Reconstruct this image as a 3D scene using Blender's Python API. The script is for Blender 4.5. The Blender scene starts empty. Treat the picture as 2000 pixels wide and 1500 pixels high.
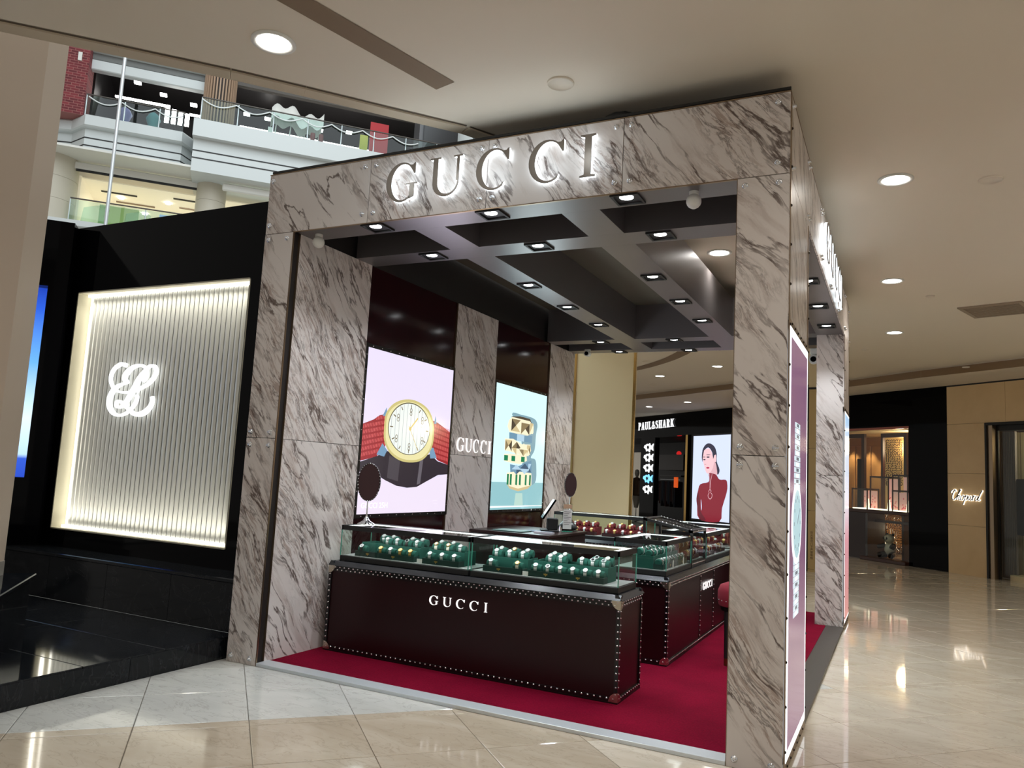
import bpy, bmesh, math, random
from mathutils import Matrix, Vector
random.seed(7)
PI = math.pi
S = bpy.context.scene
COL = S.collection

# ---------------------------------------------------------------- camera
cam_d = bpy.data.cameras.new('camera'); cam = bpy.data.objects.new('camera', cam_d); COL.objects.link(cam)
yaw, pitch, roll = -0.465, 0.1156, 0.0534
F_ = Vector((math.sin(yaw)*math.cos(pitch), math.cos(yaw)*math.cos(pitch), math.sin(pitch)))
R_ = Vector((math.cos(yaw), -math.sin(yaw), 0)); U_ = R_.cross(F_)
r2 = math.cos(roll)*R_ + math.sin(roll)*U_; u2 = -math.sin(roll)*R_ + math.cos(roll)*U_
CAM = Vector((4.525, -4.482, 1.5))
cam.matrix_world = Matrix(((r2.x, u2.x, -F_.x, CAM.x), (r2.y, u2.y, -F_.y, CAM.y), (r2.z, u2.z, -F_.z, CAM.z), (0, 0, 0, 1)))
cam_d.sensor_width = 36; cam_d.lens = 27.255; cam_d.clip_end = 300; cam_d.clip_start = 0.05
S.camera = cam
# ---------------------------------------------------------------- world, exposure
w = bpy.data.worlds.new('world'); S.world = w; w.use_nodes = True
bg = w.node_tree.nodes['Background']; bg.inputs[0].default_value = (0.90, 0.86, 0.80, 1); bg.inputs[1].default_value = 0.42
S.view_settings.view_transform = 'Standard'; S.view_settings.look = 'None'
S.view_settings.exposure = 0.27; S.view_settings.gamma = 1.0; S.view_settings.use_curve_mapping = False

def area(name, loc, target, sx, sy, e, col=(1, 1, 1), spread=PI):
    d = bpy.data.lights.new(name, 'AREA'); d.shape = 'RECTANGLE'; d.size = sx; d.size_y = sy; d.energy = e; d.color = col; d.spread = spread
    o = bpy.data.objects.new(name, d); COL.objects.link(o); o.location = loc
    o.rotation_euler = (Vector(target)-Vector(loc)).to_track_quat('-Z', 'Y').to_euler(); return o
ATRIUM_E = 3900
area('atrium_skylight', (-9, 9, 24), (-13, 16, 8), 22, 22, ATRIUM_E, (0.84, 0.94, 1.0))

# ---------------------------------------------------------------- frames
# mall axes run at 43.5 degrees to the kiosk
WALL = Matrix.Translation((3.48, 15.69, 0)) @ Matrix.Rotation(math.radians(-43.5), 4, 'Z')      # right-hand shop wall
az = math.radians(43.5)
FO = Vector((4.525, -4.482, 0)) + 39*Vector((-math.cos(az), math.sin(az), 0))
FAR = Matrix.Translation(FO) @ Matrix.Rotation(PI/2-az, 4, 'Z')                                   # far side of the atrium

# ---------------------------------------------------------------- materials
MATS = {}
def mat(name, col, rough=.5, metal=0, emis=None, es=0, spec=None, trans=0, coat=0, ior=None):
    if name in MATS: return MATS[name]
    m = bpy.data.materials.new(name); m.use_nodes = True; b = m.node_tree.nodes['Principled BSDF']
    b.inputs['Base Color'].default_value = (*col, 1); b.inputs['Roughness'].default_value = rough; b.inputs['Metallic'].default_value = metal
    if emis: b.inputs['Emission Color'].default_value = (*emis, 1); b.inputs['Emission Strength'].default_value = es
    if spec is not None: b.inputs['Specular IOR Level'].default_value = spec
    if trans: b.inputs['Transmission Weight'].default_value = trans
    if coat: b.inputs['Coat Weight'].default_value = coat; b.inputs['Coat Roughness'].default_value = .05
    if ior: b.inputs['IOR'].default_value = ior
    MATS[name] = m; return m
def srgb(r, g, b):
    f = lambda c: (c/255/12.92) if c/255 <= .04045 else ((c/255+.055)/1.055)**2.4
    return (f(r), f(g), f(b))
class NT:
    def __init__(s, m): s.t = m.node_tree; s.n = s.t.nodes; s.l = s.t.links; s.b = s.n['Principled BSDF']
    def node(s, typ, **kw):
        n = s.n.new(typ)
        for k, v in kw.items():
            if k.startswith('i_'):
                n.inputs[k[2:] if not k[2:].isdigit() else int(k[2:])].default_value = v
            else: setattr(n, k, v)
        return n
    def link(s, a, b): s.l.new(a, b)
    def math(s, op, a, b=None, c=None):
        n = s.n.new('ShaderNodeMath'); n.operation = op
        for i, v in enumerate((a, b, c)):
            if v is None: continue
            if isinstance(v, (int, float)): n.inputs[i].default_value = v
            else: s.l.new(v, n.inputs[i])
        return n.outputs[0]
    def ramp(s, fac, stops):
        n = s.n.new('ShaderNodeValToRGB'); e = n.color_ramp.elements
        while len(e) < len(stops): e.new(.5)
        for i, (p, c) in enumerate(stops): e[i].position = p; e[i].color = (*c, 1) if len(c) == 3 else c
        s.l.new(fac, n.inputs[0]); return n.outputs[0]
    def mix(s, fac, a, b):
        n = s.n.new('ShaderNodeMix'); n.data_type = 'RGBA'
        for i, v in ((0, fac), (6, a), (7, b)):
            if isinstance(v, (int, float)): n.inputs[i].default_value = v
            elif isinstance(v, tuple): n.inputs[i].default_value = (*v, 1)
            else: s.l.new(v, n.inputs[i])
        return n.outputs[2]
def veined(name, base1, base2, vein, rust, rough=.28, k=1.4):
    """marble with slanting bundles of broken brown veins"""
    m = mat(name, base1, rough); t = NT(m)
    geo = t.node('ShaderNodeNewGeometry'); oi = t.node('ShaderNodeObjectInfo')
    sep = t.node('ShaderNodeSeparateXYZ'); t.link(geo.outputs['Position'], sep.inputs[0])
    h = t.math('ADD', sep.outputs[0], sep.outputs[1]); v = sep.outputs[2]
    c, s_ = math.cos(math.radians(52)), math.sin(math.radians(52))
    al = t.math('SUBTRACT', t.math('MULTIPLY', h, c), t.math('MULTIPLY', v, s_))
    ac = t.math('ADD', t.math('MULTIPLY', h, s_), t.math('MULTIPLY', v, c))
    # gentle waviness
    wob = t.node('ShaderNodeTexNoise', i_Scale=1.6, i_Detail=2.0)
    t.link(geo.outputs['Position'], wob.inputs['Vector'])
    ac2 = t.math('ADD', ac, t.math('MULTIPLY', t.math('SUBTRACT', wob.outputs[0], .5), .22))
    rnd = t.math('MULTIPLY', oi.outputs['Random'], 40)
    def vec(sa, sc, off):
        cb = t.node('ShaderNodeCombineXYZ'); t.link(t.math('MULTIPLY', al, sa), cb.inputs[0]); t.link(t.math('MULTIPLY', ac2, sc), cb.inputs[1])
        t.link(t.math('ADD', rnd, off), cb.inputs[2]); return cb.outputs[0]
    def noise(v_, det=6.0, ro=.6, dist=0.0):
        n = t.node('ShaderNodeTexNoise', i_Scale=1.0, i_Detail=det, i_Roughness=ro, i_Distortion=dist); t.link(v_, n.inputs['Vector']); return n.outputs[0]
    # long dark veins that fade in and out
    n1 = noise(vec(.75*k, 3.4*k, 0), 7.0, .58, .25)
    ridge = t.math('ABSOLUTE', t.math('SUBTRACT', n1, .5))
    thin = t.ramp(ridge, [(0.0, (1, 1, 1)), (.008, (.85, .85, .85)), (.022, (0, 0, 0))])
    fade = t.ramp(noise(vec(1.6*k, 3.0*k, 21), 3.0), [(.40, (.12, .12, .12)), (.56, (1, 1, 1))])
    n1b = noise(vec(1.5*k, 8.0*k, 31), 8.0, .66, .35)
    thin2 = t.ramp(t.math('ABSOLUTE', t.math('SUBTRACT', n1b, .5)), [(0.0, (1, 1, 1)), (.012, (.6, .6, .6)), (.030, (0, 0, 0))])
    patch = t.ramp(noise(vec(.7*k, 1.9*k, 7), 3.0, .55), [(.45, (0, 0, 0)), (.58, (1, 1, 1))])
    # fine broken strokes in bundles
    blot = t.ramp(noise(vec(4.2*k, 26*k, 3), 7.0, .74, .5), [(.50, (0, 0, 0)), (.575, (1, 1, 1))])
    band = t.ramp(noise(vec(.9*k, 4.6*k, 11), 5.0, .6), [(.56, (0, 0, 0)), (.66, (1, 1, 1))])
    base = t.mix(noise(vec(.6, 1.6, 5), 3.0), base1, base2)
    c1 = t.mix(t.math('MULTIPLY', band, .24), base, rust)
    c2 = t.mix(t.math('MULTIPLY', t.math('MULTIPLY', blot, patch), .58), c1, rust)
    c3 = t.mix(t.math('MULTIPLY', t.math('MULTIPLY', thin2, patch), .75), c2, vein)
    c4 = t.mix(t.math('MULTIPLY', t.math('MULTIPLY', thin, fade), .92), c3, vein)
    t.link(c4, t.b.inputs['Base Color']); return m
M_marble = veined('marble_veined', srgb(224, 220, 218), srgb(208, 198, 192), srgb(72, 52, 44), srgb(134, 102, 84))
M_floor = None
def stone(name, c1, c2, c3, rough, sc=1.0):
    m = mat(name, c1, rough); t = NT(m)
    geo = t.node('ShaderNodeNewGeometry'); oi = t.node('ShaderNodeObjectInfo')
    mp = t.node('ShaderNodeMapping'); mp.inputs['Scale'].default_value = (1.0*sc, 2.6*sc, 1*sc); mp.inputs['Rotation'].default_value = (0, 0, .9)
    t.link(geo.outputs['Position'], mp.inputs[0])
    cb = t.node('ShaderNodeCombineXYZ'); t.link(t.math('MULTIPLY', oi.outputs['Random'], 30), cb.inputs[2]); t.link(cb.outputs[0], mp.inputs['Location'])
    n = t.node('ShaderNodeTexNoise', i_Scale=1.4, i_Detail=8.0, i_Roughness=.62, i_Distortion=.8); t.link(mp.outputs[0], n.inputs['Vector'])
    n2 = t.node('ShaderNodeTexNoise', i_Scale=3.0, i_Detail=6.0, i_Roughness=.6, i_Distortion=1.0); t.link(mp.outputs[0], n2.inputs['Vector'])
    c = t.ramp(n.outputs[0], [(.3, c1), (.7, c2)])
    rid = t.math('ABSOLUTE', t.math('SUBTRACT', n2.outputs[0], .5))
    v = t.ramp(rid, [(0, (.7, .7, .7)), (.018, (0, 0, 0))])
    v2 = t.math('MULTIPLY', v, .45)
    t.link(t.mix(v2, c, c3), t.b.inputs['Base Color']); return m
M_white_tile = stone('floor_white_marble', srgb(206, 206, 200), srgb(188, 188, 182), srgb(126, 122, 114), .07)
M_beige_tile = stone('floor_beige_marble', srgb(190, 178, 160), srgb(172, 158, 138), srgb(124, 110, 94), .07)
M_cream_tile = stone('floor_cream_marble', srgb(210, 201, 185), srgb(193, 182, 163), srgb(150, 136, 116), .045)
M_black_stone = stone('black_polished_stone', srgb(14, 16, 19), srgb(24, 27, 31), srgb(60, 60, 62), .07)
M_black_stone.node_tree.nodes['Principled BSDF'].inputs['Specular IOR Level'].default_value = .3
M_grout = mat('grout', srgb(134, 126, 114), .7)
def ceiling_mat():
    m = mat('ceiling_plaster', srgb(222, 208, 188), .75); t = NT(m)
    n = t.node('ShaderNodeTexNoise', i_Scale=.35, i_Detail=2.0); g = t.node('ShaderNodeNewGeometry'); t.link(g.outputs['Position'], n.inputs['Vector'])
    t.link(t.mix(n.outputs[0], srgb(226, 216, 200), srgb(218, 208, 192)), t.b.inputs['Base Color']); return m
M_ceil = ceiling_mat()
M_white_paint = mat('white_paint', srgb(222, 222, 216), .5)
M_fascia = mat('white_fascia', srgb(206, 212, 212), .5)
M_cream = mat('cream_wall', srgb(214, 196, 158), .6)
M_colpaint = mat('beige_column_paint', srgb(200, 184, 166), .55)
M_beam = mat('satin_grey_metal', srgb(122, 118, 120), .32, .6)
M_dark_ceil = mat('dark_ceiling_panel', srgb(84, 80, 68), .6)
M_lampglass = mat('lamp_diffuser', (1, 1, 1), .4, 0, (1, .97, .92), 14)
M_spotglass = mat('spot_lens', (1, 1, 1), .4, 0, (.95, .98, 1), 10)
M_black = mat('black_matt', srgb(12, 12, 12), .5)
M_black_gloss = mat('black_lacquer', srgb(6, 6, 8), .05, 0, spec=.07)
M_burg_gloss = mat('burgundy_lacquer', srgb(40, 6, 10), .12, 0)
M_leather = None
def leather():
    m = mat('oxblood_leather', srgb(36, 6, 10), .32); t = NT(m)
    n = t.node('ShaderNodeTexNoise', i_Scale=260.0, i_Detail=3.0); tc = t.node('ShaderNodeTexCoord'); t.link(tc.outputs['Object'], n.inputs['Vector'])
    bp = t.node('ShaderNodeBump', i_Strength=.06, i_Distance=.002); t.link(n.outputs[0], bp.inputs['Height']); t.link(bp.outputs[0], t.b.inputs['Normal']); return m
M_leather = leather(); M_leather.node_tree.nodes['Principled BSDF'].inputs['Specular IOR Level'].default_value = .3
M_edge = mat('black_leather_binding', srgb(10, 9, 10), .28)
M_rivet = mat('silver_rivet', srgb(225, 225, 228), .18, 1)
M_steel = mat('brushed_steel', srgb(214, 220, 224), .38, .55)
M_darksteel = mat('dark_steel', srgb(96, 92, 88), .4, .8)
M_bronze = mat('bronze_trim', srgb(150, 130, 108), .28, .9)
M_brass = mat('brass', srgb(196, 158, 92), .25, 1)
M_chrome = mat('chrome', srgb(220, 222, 226), .08, 1)
M_mirror = mat('tinted_mirror', srgb(120, 104, 90), .04, 1)
M_letter = mat('brushed_letter_metal', srgb(128, 118, 108), .4, .5)
M_halo = mat('letter_light_body', (1, 1, 1), .5, 0, (.80, .92, 1), 2.2)
M_signwhite = mat('lit_white_sign', (.8, .8, .8), .5, 0, (.96, .98, 1), .85)
M_print_white = mat('white_lit_letter', srgb(244, 242, 240), .4, 0, (1, .97, .96), .75)
M_strip = mat('led_with_reflection', (1, 1, 1), .5, 0, (.97, .98, 1), 2.6)
M_strip_hot = mat('led_strip_bright', (1, 1, 1), .5, 0, (1, .96, .86), 4.0)
M_green = mat('green_velvet', srgb(16, 78, 66), .9)
M_green_dk = mat('green_velvet_drawer', srgb(10, 46, 38), .85)
M_red_velvet = mat('red_velvet', srgb(100, 14, 22), .85)
M_red_dk = mat('red_tray', srgb(58, 8, 14), .6)
M_case_floor = mat('grey_case_liner', srgb(150, 150, 150), .7)
M_paper = mat('paper', srgb(230, 228, 224), .7)
def carpet_mat():
    m = mat('crimson_carpet', srgb(120, 16, 44), .95, spec=.05); t = NT(m)
    tc = t.node('ShaderNodeNewGeometry'); n = t.node('ShaderNodeTexNoise', i_Scale=90.0, i_Detail=4.0); t.link(tc.outputs['Position'], n.inputs['Vector'])
    n2 = t.node('ShaderNodeTexNoise', i_Scale=2.2, i_Detail=3.0); t.link(tc.outputs['Position'], n2.inputs['Vector'])
    f = t.math('ADD', t.math('MULTIPLY', n.outputs[0], .5), t.math('MULTIPLY', n2.outputs[0], .5))
    t.link(t.ramp(f, [(.3, srgb(92, 6, 28)), (.7, srgb(126, 12, 42))]), t.b.inputs['Base Color'])
    bp = t.node('ShaderNodeBump', i_Strength=.5, i_Distance=.004); t.link(n.outputs[0], bp.inputs['Height']); t.link(bp.outputs[0], t.b.inputs['Normal']); return m
M_carpet = carpet_mat()
def glass(name, tint=(1, 1, 1), rough=0.0, refl=.09):
    """thin pane: mostly see-through with a fresnel-like gloss"""
    if name in MATS: return MATS[name]
    m = bpy.data.materials.new(name); m.use_nodes = True; nt = m.node_tree; nt.nodes.clear()
    o = nt.nodes.new('ShaderNodeOutputMaterial'); tr = nt.nodes.new('ShaderNodeBsdfTransparent'); gl = nt.nodes.new('ShaderNodeBsdfGlossy'); mx = nt.nodes.new('ShaderNodeMixShader'); fr = nt.nodes.new('ShaderNodeFresnel')
    tr.inputs[0].default_value = (*tint, 1); gl.inputs['Roughness'].default_value = rough; fr.inputs[0].default_value = 1.45
    ge = nt.nodes.new('ShaderNodeNewGeometry'); iv = nt.nodes.new('ShaderNodeMath'); iv.operation = 'SUBTRACT'; iv.inputs[0].default_value = 1; nt.links.new(ge.outputs['Backfacing'], iv.inputs[1]); mu = nt.nodes.new('ShaderNodeMath'); mu.operation = 'MULTIPLY'; nt.links.new(fr.outputs[0], mu.inputs[0]); nt.links.new(iv.outputs[0], mu.inputs[1]); nt.links.new(mu.outputs[0], mx.inputs[0]); nt.links.new(tr.outputs[0], mx.inputs[1]); nt.links.new(gl.outputs[0], mx.inputs[2]); nt.links.new(mx.outputs[0], o.inputs[0])
    MATS[name] = m; return m
M_glass = glass('clear_glass', (.93, .97, .95)); M_glass_edge = mat('glass_edge', srgb(70, 150, 130), .1, 0, spec=.7)
M_glass_green = glass('greenish_glass', (.78, .88, .86))
def emi(name, r, g, b, s=1.0):
    """backlit print or screen colour, sRGB"""
    if name in MATS: return MATS[name]
    c = srgb(r, g, b); return mat(name, (0.02, 0.02, 0.02), .12, 0, c, s)

# ---------------------------------------------------------------- mesh builder
ROOTM = {}
class MB:
    def __init__(s): s.v = []; s.f = []; s.sm = []
    def add(s, vs, fs, smooth=False):
        k = len(s.v); s.v += [tuple(v) for v in vs]; s.f += [tuple(i+k for i in f) for f in fs]; s.sm += [smooth]*len(fs); return s
    def box(s, x0, y0, z0, x1, y1, z1, b=0, M=None):
        x0, x1 = min(x0, x1), max(x0, x1); y0, y1 = min(y0, y1), max(y0, y1); z0, z1 = min(z0, z1), max(z0, z1)
        if b:
            b = min(b, (x1-x0)*.45, (y1-y0)*.45, (z1-z0)*.45)
            bm = bmesh.new(); bmesh.ops.create_cube(bm, size=1)
            for v in bm.verts: v.co = Vector(((x0+x1)/2+v.co.x*(x1-x0), (y0+y1)/2+v.co.y*(y1-y0), (z0+z1)/2+v.co.z*(z1-z0)))
            bmesh.ops.bevel(bm, geom=bm.edges[:], offset=b, segments=1, affect='EDGES')
            bm.verts.index_update(); vs = [v.co.copy() for v in bm.verts]; fs = [[v.index for v in f.verts] for f in bm.faces]; bm.free()
        else:
            vs = [Vector(p) for p in ((x0, y0, z0), (x1, y0, z0), (x1, y1, z0), (x0, y1, z0), (x0, y0, z1), (x1, y0, z1), (x1, y1, z1), (x0, y1, z1))]
            fs = [(0, 3, 2, 1), (4, 5, 6, 7), (0, 1, 5, 4), (1, 2, 6, 5), (2, 3, 7, 6), (3, 0, 4, 7)]
        if M is not None: vs = [M @ v for v in vs]
        return s.add(vs, fs)
    def prism(s, poly, o, ux, uy, d, smooth=False):
        """poly in 2D; world = o + a*ux + b*uy, extruded by vector d"""
        o, ux, uy, d = Vector(o), Vector(ux), Vector(uy), Vector(d); n = len(poly)
        vs = [o+ux*a+uy*b for a, b in poly]; vs += [v+d for v in vs]
        fs = [tuple(range(n)), tuple(range(2*n-1, n-1, -1))] + [(i, i+n, (i+1) % n+n, (i+1) % n) for i in range(n)]
        return s.add(vs, fs)
    def cyl(s, p0, p1, r0, r1=None, n=16, caps=True, smooth=True):
        r1 = r0 if r1 is None else r1; p0, p1 = Vector(p0), Vector(p1); d = (p1-p0).normalized()
        a = d.orthogonal().normalized(); b = d.cross(a)
        vs = [p0+(a*math.cos(2*PI*i/n)+b*math.sin(2*PI*i/n))*r0 for i in range(n)]+[p1+(a*math.cos(2*PI*i/n)+b*math.sin(2*PI*i/n))*r1 for i in range(n)]
        s.add(vs, [(i, (i+1) % n, (i+1) % n+n, i+n) for i in range(n)], smooth)
        if caps: s.add(vs, [tuple(range(n-1, -1, -1)), tuple(range(n, 2*n))])
        return s
    def lathe(s, prof, o=(0, 0, 0), n=20, ax=(0, 0, 1), smooth=True):
        o = Vector(o); d = Vector(ax).normalized(); a = d.orthogonal().normalized(); b = d.cross(a); vs = []
        for r, z in prof: vs += [o+d*z+(a*math.cos(2*PI*i/n)+b*math.sin(2*PI*i/n))*r for i in range(n)]
        fs = []
        for k in range(len(prof)-1): fs += [(k*n+i, k*n+(i+1) % n, (k+1)*n+(i+1) % n, (k+1)*n+i) for i in range(n)]
        s.add(vs, fs, smooth); s.add(vs[:n], [tuple(range(n-1, -1, -1))]); s.add(vs[-n:], [tuple(range(n))]); return s
    def tube(s, pts, r, n=8, closed=False):
        pts = [Vector(p) for p in pts]; m = len(pts); vs = []
        for i, p in enumerate(pts):
            t = (pts[(i+1) % m]-pts[i-1]) if (closed or 0 < i < m-1) else ((pts[1]-pts[0]) if i == 0 else (pts[-1]-pts[-2])); t.normalize()
            up = Vector((0, 0, 1)) if abs(t.z) < .95 else Vector((1, 0, 0)); a = t.cross(up).normalized(); b = a.cross(t)
            rr = r[i] if isinstance(r, (list, tuple)) else r
            vs += [p+(a*math.cos(2*PI*j/n)+b*math.sin(2*PI*j/n))*rr for j in range(n)]
        fs = [(i*n+j, i*n+(j+1) % n, ((i+1) % m)*n+(j+1) % n, ((i+1) % m)*n+j) for i in range(m if closed else m-1) for j in range(n)]
        s.add(vs, fs, True)
        if not closed: s.add(vs[:n], [tuple(range(n-1, -1, -1))]); s.add(vs[-n:], [tuple(range(n))])
        return s
    def dome(s, c, nrm, r, h=None, n=6):
        c = Vector(c); d = Vector(nrm).normalized(); a = d.orthogonal().normalized(); b = d.cross(a); h = h or r*.8
        vs = [c+(a*math.cos(2*PI*i/n)+b*math.sin(2*PI*i/n))*r for i in range(n)]+[c+d*h*.75+(a*math.cos(2*PI*i/n)+b*math.sin(2*PI*i/n))*r*.6 for i in range(n)]+[c+d*h]
        return s.add(vs, [(i, (i+1) % n, (i+1) % n+n, i+n) for i in range(n)]+[(n+i, n+(i+1) % n, 2*n) for i in range(n)], True)
    def ball(s, c, r, n=16, sq=(1, 1, 1), M=None):
        vs = []; c = Vector(c); m = n//2
        for k in range(m+1):
            ph = PI*k/m; vs += [Vector((r*sq[0]*math.sin(ph)*math.cos(2*PI*i/n), r*sq[1]*math.sin(ph)*math.sin(2*PI*i/n), r*sq[2]*math.cos(ph))) for i in range(n)]
        vs = [c+((M @ v) if M is not None else v) for v in vs]
        return s.add(vs, [(k*n+i, (k+1)*n+i, (k+1)*n+(i+1) % n, k*n+(i+1) % n) for k in range(m) for i in range(n)], True)
    def ribbon(s, pts, wid, o, ux, uy, d, smooth_iter=3):
        """flat stroke with thickness along a centre line in 2D"""
        o, ux, uy, d = Vector(o), Vector(ux), Vector(uy), Vector(d)
        P = [Vector((a, b)) for a, b in pts]; W_ = list(wid) if isinstance(wid, (list, tuple)) else [wid]*len(P)
        Q = []; V = []
        for i in range(len(P)-1):
            p0, p1, p2, p3 = P[max(i-1, 0)], P[i], P[i+1], P[min(i+2, len(P)-1)]
            for k in range(smooth_iter):
                t = k/smooth_iter
                Q.append(.5*((2*p1)+(p2-p0)*t+(2*p0-5*p1+4*p2-p3)*t*t+(3*p1-p0-3*p2+p3)*t*t*t)); V.append(W_[i]*(1-t)+W_[i+1]*t)
        Q.append(P[-1]); V.append(W_[-1]); n = len(Q); L = []; Rr = []
        for i in range(n):
            t = (Q[min(i+1, n-1)]-Q[max(i-1, 0)])
            t = t.normalized() if t.length > 1e-9 else Vector((1, 0)); nn = Vector((-t.y, t.x))*V[i]/2
            L.append(Q[i]+nn); Rr.append(Q[i]-nn)
        vs = [o+ux*p.x+uy*p.y for p in L]+[o+ux*p.x+uy*p.y for p in Rr]; vs += [v+d for v in vs]
        fs = []
        for i in range(n-1):
            fs += [(i, i+1, n+i+1, n+i), (2*n+i, 3*n+i, 3*n+i+1, 2*n+i+1), (i, 2*n+i, 2*n+i+1, i+1), (n+i, n+i+1, 3*n+i+1, 3*n+i)]
        fs += [(0, n, 3*n, 2*n), (n-1, 3*n-1, 4*n-1, 2*n-1)]
        return s.add(vs, fs)
    def build(s, name, m, parent=None, local=False, kind=None, at=None):
        me = bpy.data.meshes.new(name); vs = [Vector(v) for v in s.v]
        o = bpy.data.objects.new(name, me); COL.objects.link(o)
        if parent is not None:
            PM = ROOTM[parent.name]
            if local: ROOTM[o.name] = PM
            else:
                inv = PM.inverted(); vs = [inv @ v for v in vs]; ROOTM[o.name] = PM
            o.parent = parent
        elif local is not False:      # local is a matrix
            o.matrix_world = local; ROOTM[o.name] = local.copy()
        else:
            xs = [v.x for v in vs]; ys = [v.y for v in vs]; zs = [v.z for v in vs]
            c = Vector(((min(xs)+max(xs))/2, (min(ys)+max(ys))/2, min(zs))); vs = [v-c for v in vs]; o.location = c; ROOTM[o.name] = Matrix.Translation(c)
        me.from_pydata(vs, [], s.f); me.update(); me.polygons.foreach_set('use_smooth', s.sm)
        bm = bmesh.new(); bm.from_mesh(me); bmesh.ops.recalc_face_normals(bm, faces=bm.faces); bm.to_mesh(me); bm.free()
        me.materials.append(m)
        if kind: o['kind'] = kind
        return o
def thing(name, label, cat, loc=(0, 0, 0), rz=0, group=None, M=None, kind=None):
    o = bpy.data.objects.new(name, None); COL.objects.link(o); o.empty_display_size = .1
    m = M if M is not None else Matrix.Translation(loc) @ Matrix.Rotation(rz, 4, 'Z')
    o.matrix_world = m; ROOTM[o.name] = m.copy()
    if kind: o['kind'] = kind
    if label: o['label'] = label
    if cat: o['category'] = cat
    if group: o['group'] = group
    return o
def tag(o, label, cat, group=None, kind=None):
    o['label'] = label; o['category'] = cat
    if group: o['group'] = group
    if kind: o['kind'] = kind
    return o
def dup(root, loc=None, rz=None, label=None, group=None, M=None):
    r = root.copy(); COL.objects.link(r)
    if M is not None: r.matrix_world = M; m = M
    else:
        r.location = loc; r.rotation_euler = (0, 0, rz or 0); m = Matrix.Translation(loc) @ Matrix.Rotation(rz or 0, 4, 'Z')
    ROOTM[r.name] = m.copy()
    if label: r['label'] = label
    if group: r['group'] = group
    for ch in list(root.children):
        c = ch.copy(); COL.objects.link(c); c.parent = r
        for g in ch.children:
            d = g.copy(); COL.objects.link(d); d.parent = c
    return r
def child(o, parent):      # make o (built without parent shift issues) a sub-part
    o.parent = parent; return o
ORD = ['first', 'second', 'third', 'fourth', 'fifth', 'sixth', 'seventh', 'eighth', 'ninth', 'tenth', 'eleventh', 'twelfth']
def point_light(name, loc, e, col=(1, 1, 1), r=.05):
    d = bpy.data.lights.new(name, 'POINT'); d.energy = e; d.color = col; d.shadow_soft_size = r
    o = bpy.data.objects.new(name, d); COL.objects.link(o); o.location = loc; return o
def spot(name, loc, e, ang=110, blend=.6, col=(1, 1, 1), r=.06, tgt=None):
    d = bpy.data.lights.new(name, 'SPOT'); d.energy = e; d.color = col; d.spot_size = math.radians(ang); d.spot_blend = blend; d.shadow_soft_size = r
    o = bpy.data.objects.new(name, d); COL.objects.link(o); o.location = loc
    if tgt: o.rotation_euler = (Vector(tgt)-Vector(loc)).to_track_quat('-Z', 'Y').to_euler()
    return o

# ---------------------------------------------------------------- lettering
def ellarc(cx, cy, rx, ry, a0, a1, n=18):
    return [(cx+rx*math.cos(math.radians(a0+(a1-a0)*i/n)), cy+ry*math.sin(math.radians(a0+(a1-a0)*i/n))) for i in range(n+1)]
def letterpolys(ch):
    """serif capitals on a unit height, returns (width, [polygons])"""
    if ch in 'CG':
        up = [(.93, .80), (.93, .97), (.90, .97)]
        pol = ellarc(.50, .5, .47, .52, 52, 308, 26) + [(.90, .03), (.93, .03), (.93, .20)] + ellarc(.53, .5, .37, .475, 318, 42, 26) + [(.905, .70), (.93, .70)]
        if ch == 'C':
            pol = ellarc(.50, .5, .47, .52, 56, 304, 26) + ellarc(.54, .5, .355, .475, 316, 44, 26) + [(.88, .70), (.915, .70), (.915, .98), (.88, .98), (.84, .93)]
            return .94, [pol]
        pol = ellarc(.50, .5, .47, .52, 56, 300, 26) + [(.78, .06), (.78, .10)] + ellarc(.54, .5, .355, .475, 308, 44, 26) + [(.88, .70), (.915, .70), (.915, .98), (.88, .98), (.84, .93)]
        stem = [(.76, .05), (.90, .10), (.90, .42), (.99, .42), (.99, .455), (.64, .455), (.64, .42), (.76, .42)]
        return 1.0, [pol, stem]
    if ch == 'U':
        l = [(.0, 1), (.32, 1), (.32, .965), (.24, .965), (.24, .36)] + [(.24+.30-.30*math.cos(math.radians(a)), .36-.32*math.sin(math.radians(a))) for a in range(10, 180, 14)] + [(.80, .36), (.80, .965), (.70, .965), (.70, 1), (.96, 1), (.96, .965), (.87, .965), (.87, .34)] + [(.485-.385*math.cos(math.radians(a)), .34-.36*math.sin(math.radians(a))) for a in range(175, 5, -14)] + [(.10, .34), (.10, .965), (.0, .965)]
        return .96, [l]
    if ch == 'I':
        return .36, [[(0, 0), (.36, 0), (.36, .035), (.26, .06), (.26, .94), (.36, .965), (.36, 1), (0, 1), (0, .965), (.10, .94), (.10, .06), (0, .035)]]
    return .5, []
SER = {  # condensed slab capitals: (width, bars as (x0,y0,x1,y1) thick strokes, ribbons)
 'P': (.62, [[(0, 0), (.36, 0), (.36, .07), (.28, .07), (.28, .93), (.0, .93), (.0, 1)][:0]], None)}
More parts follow.
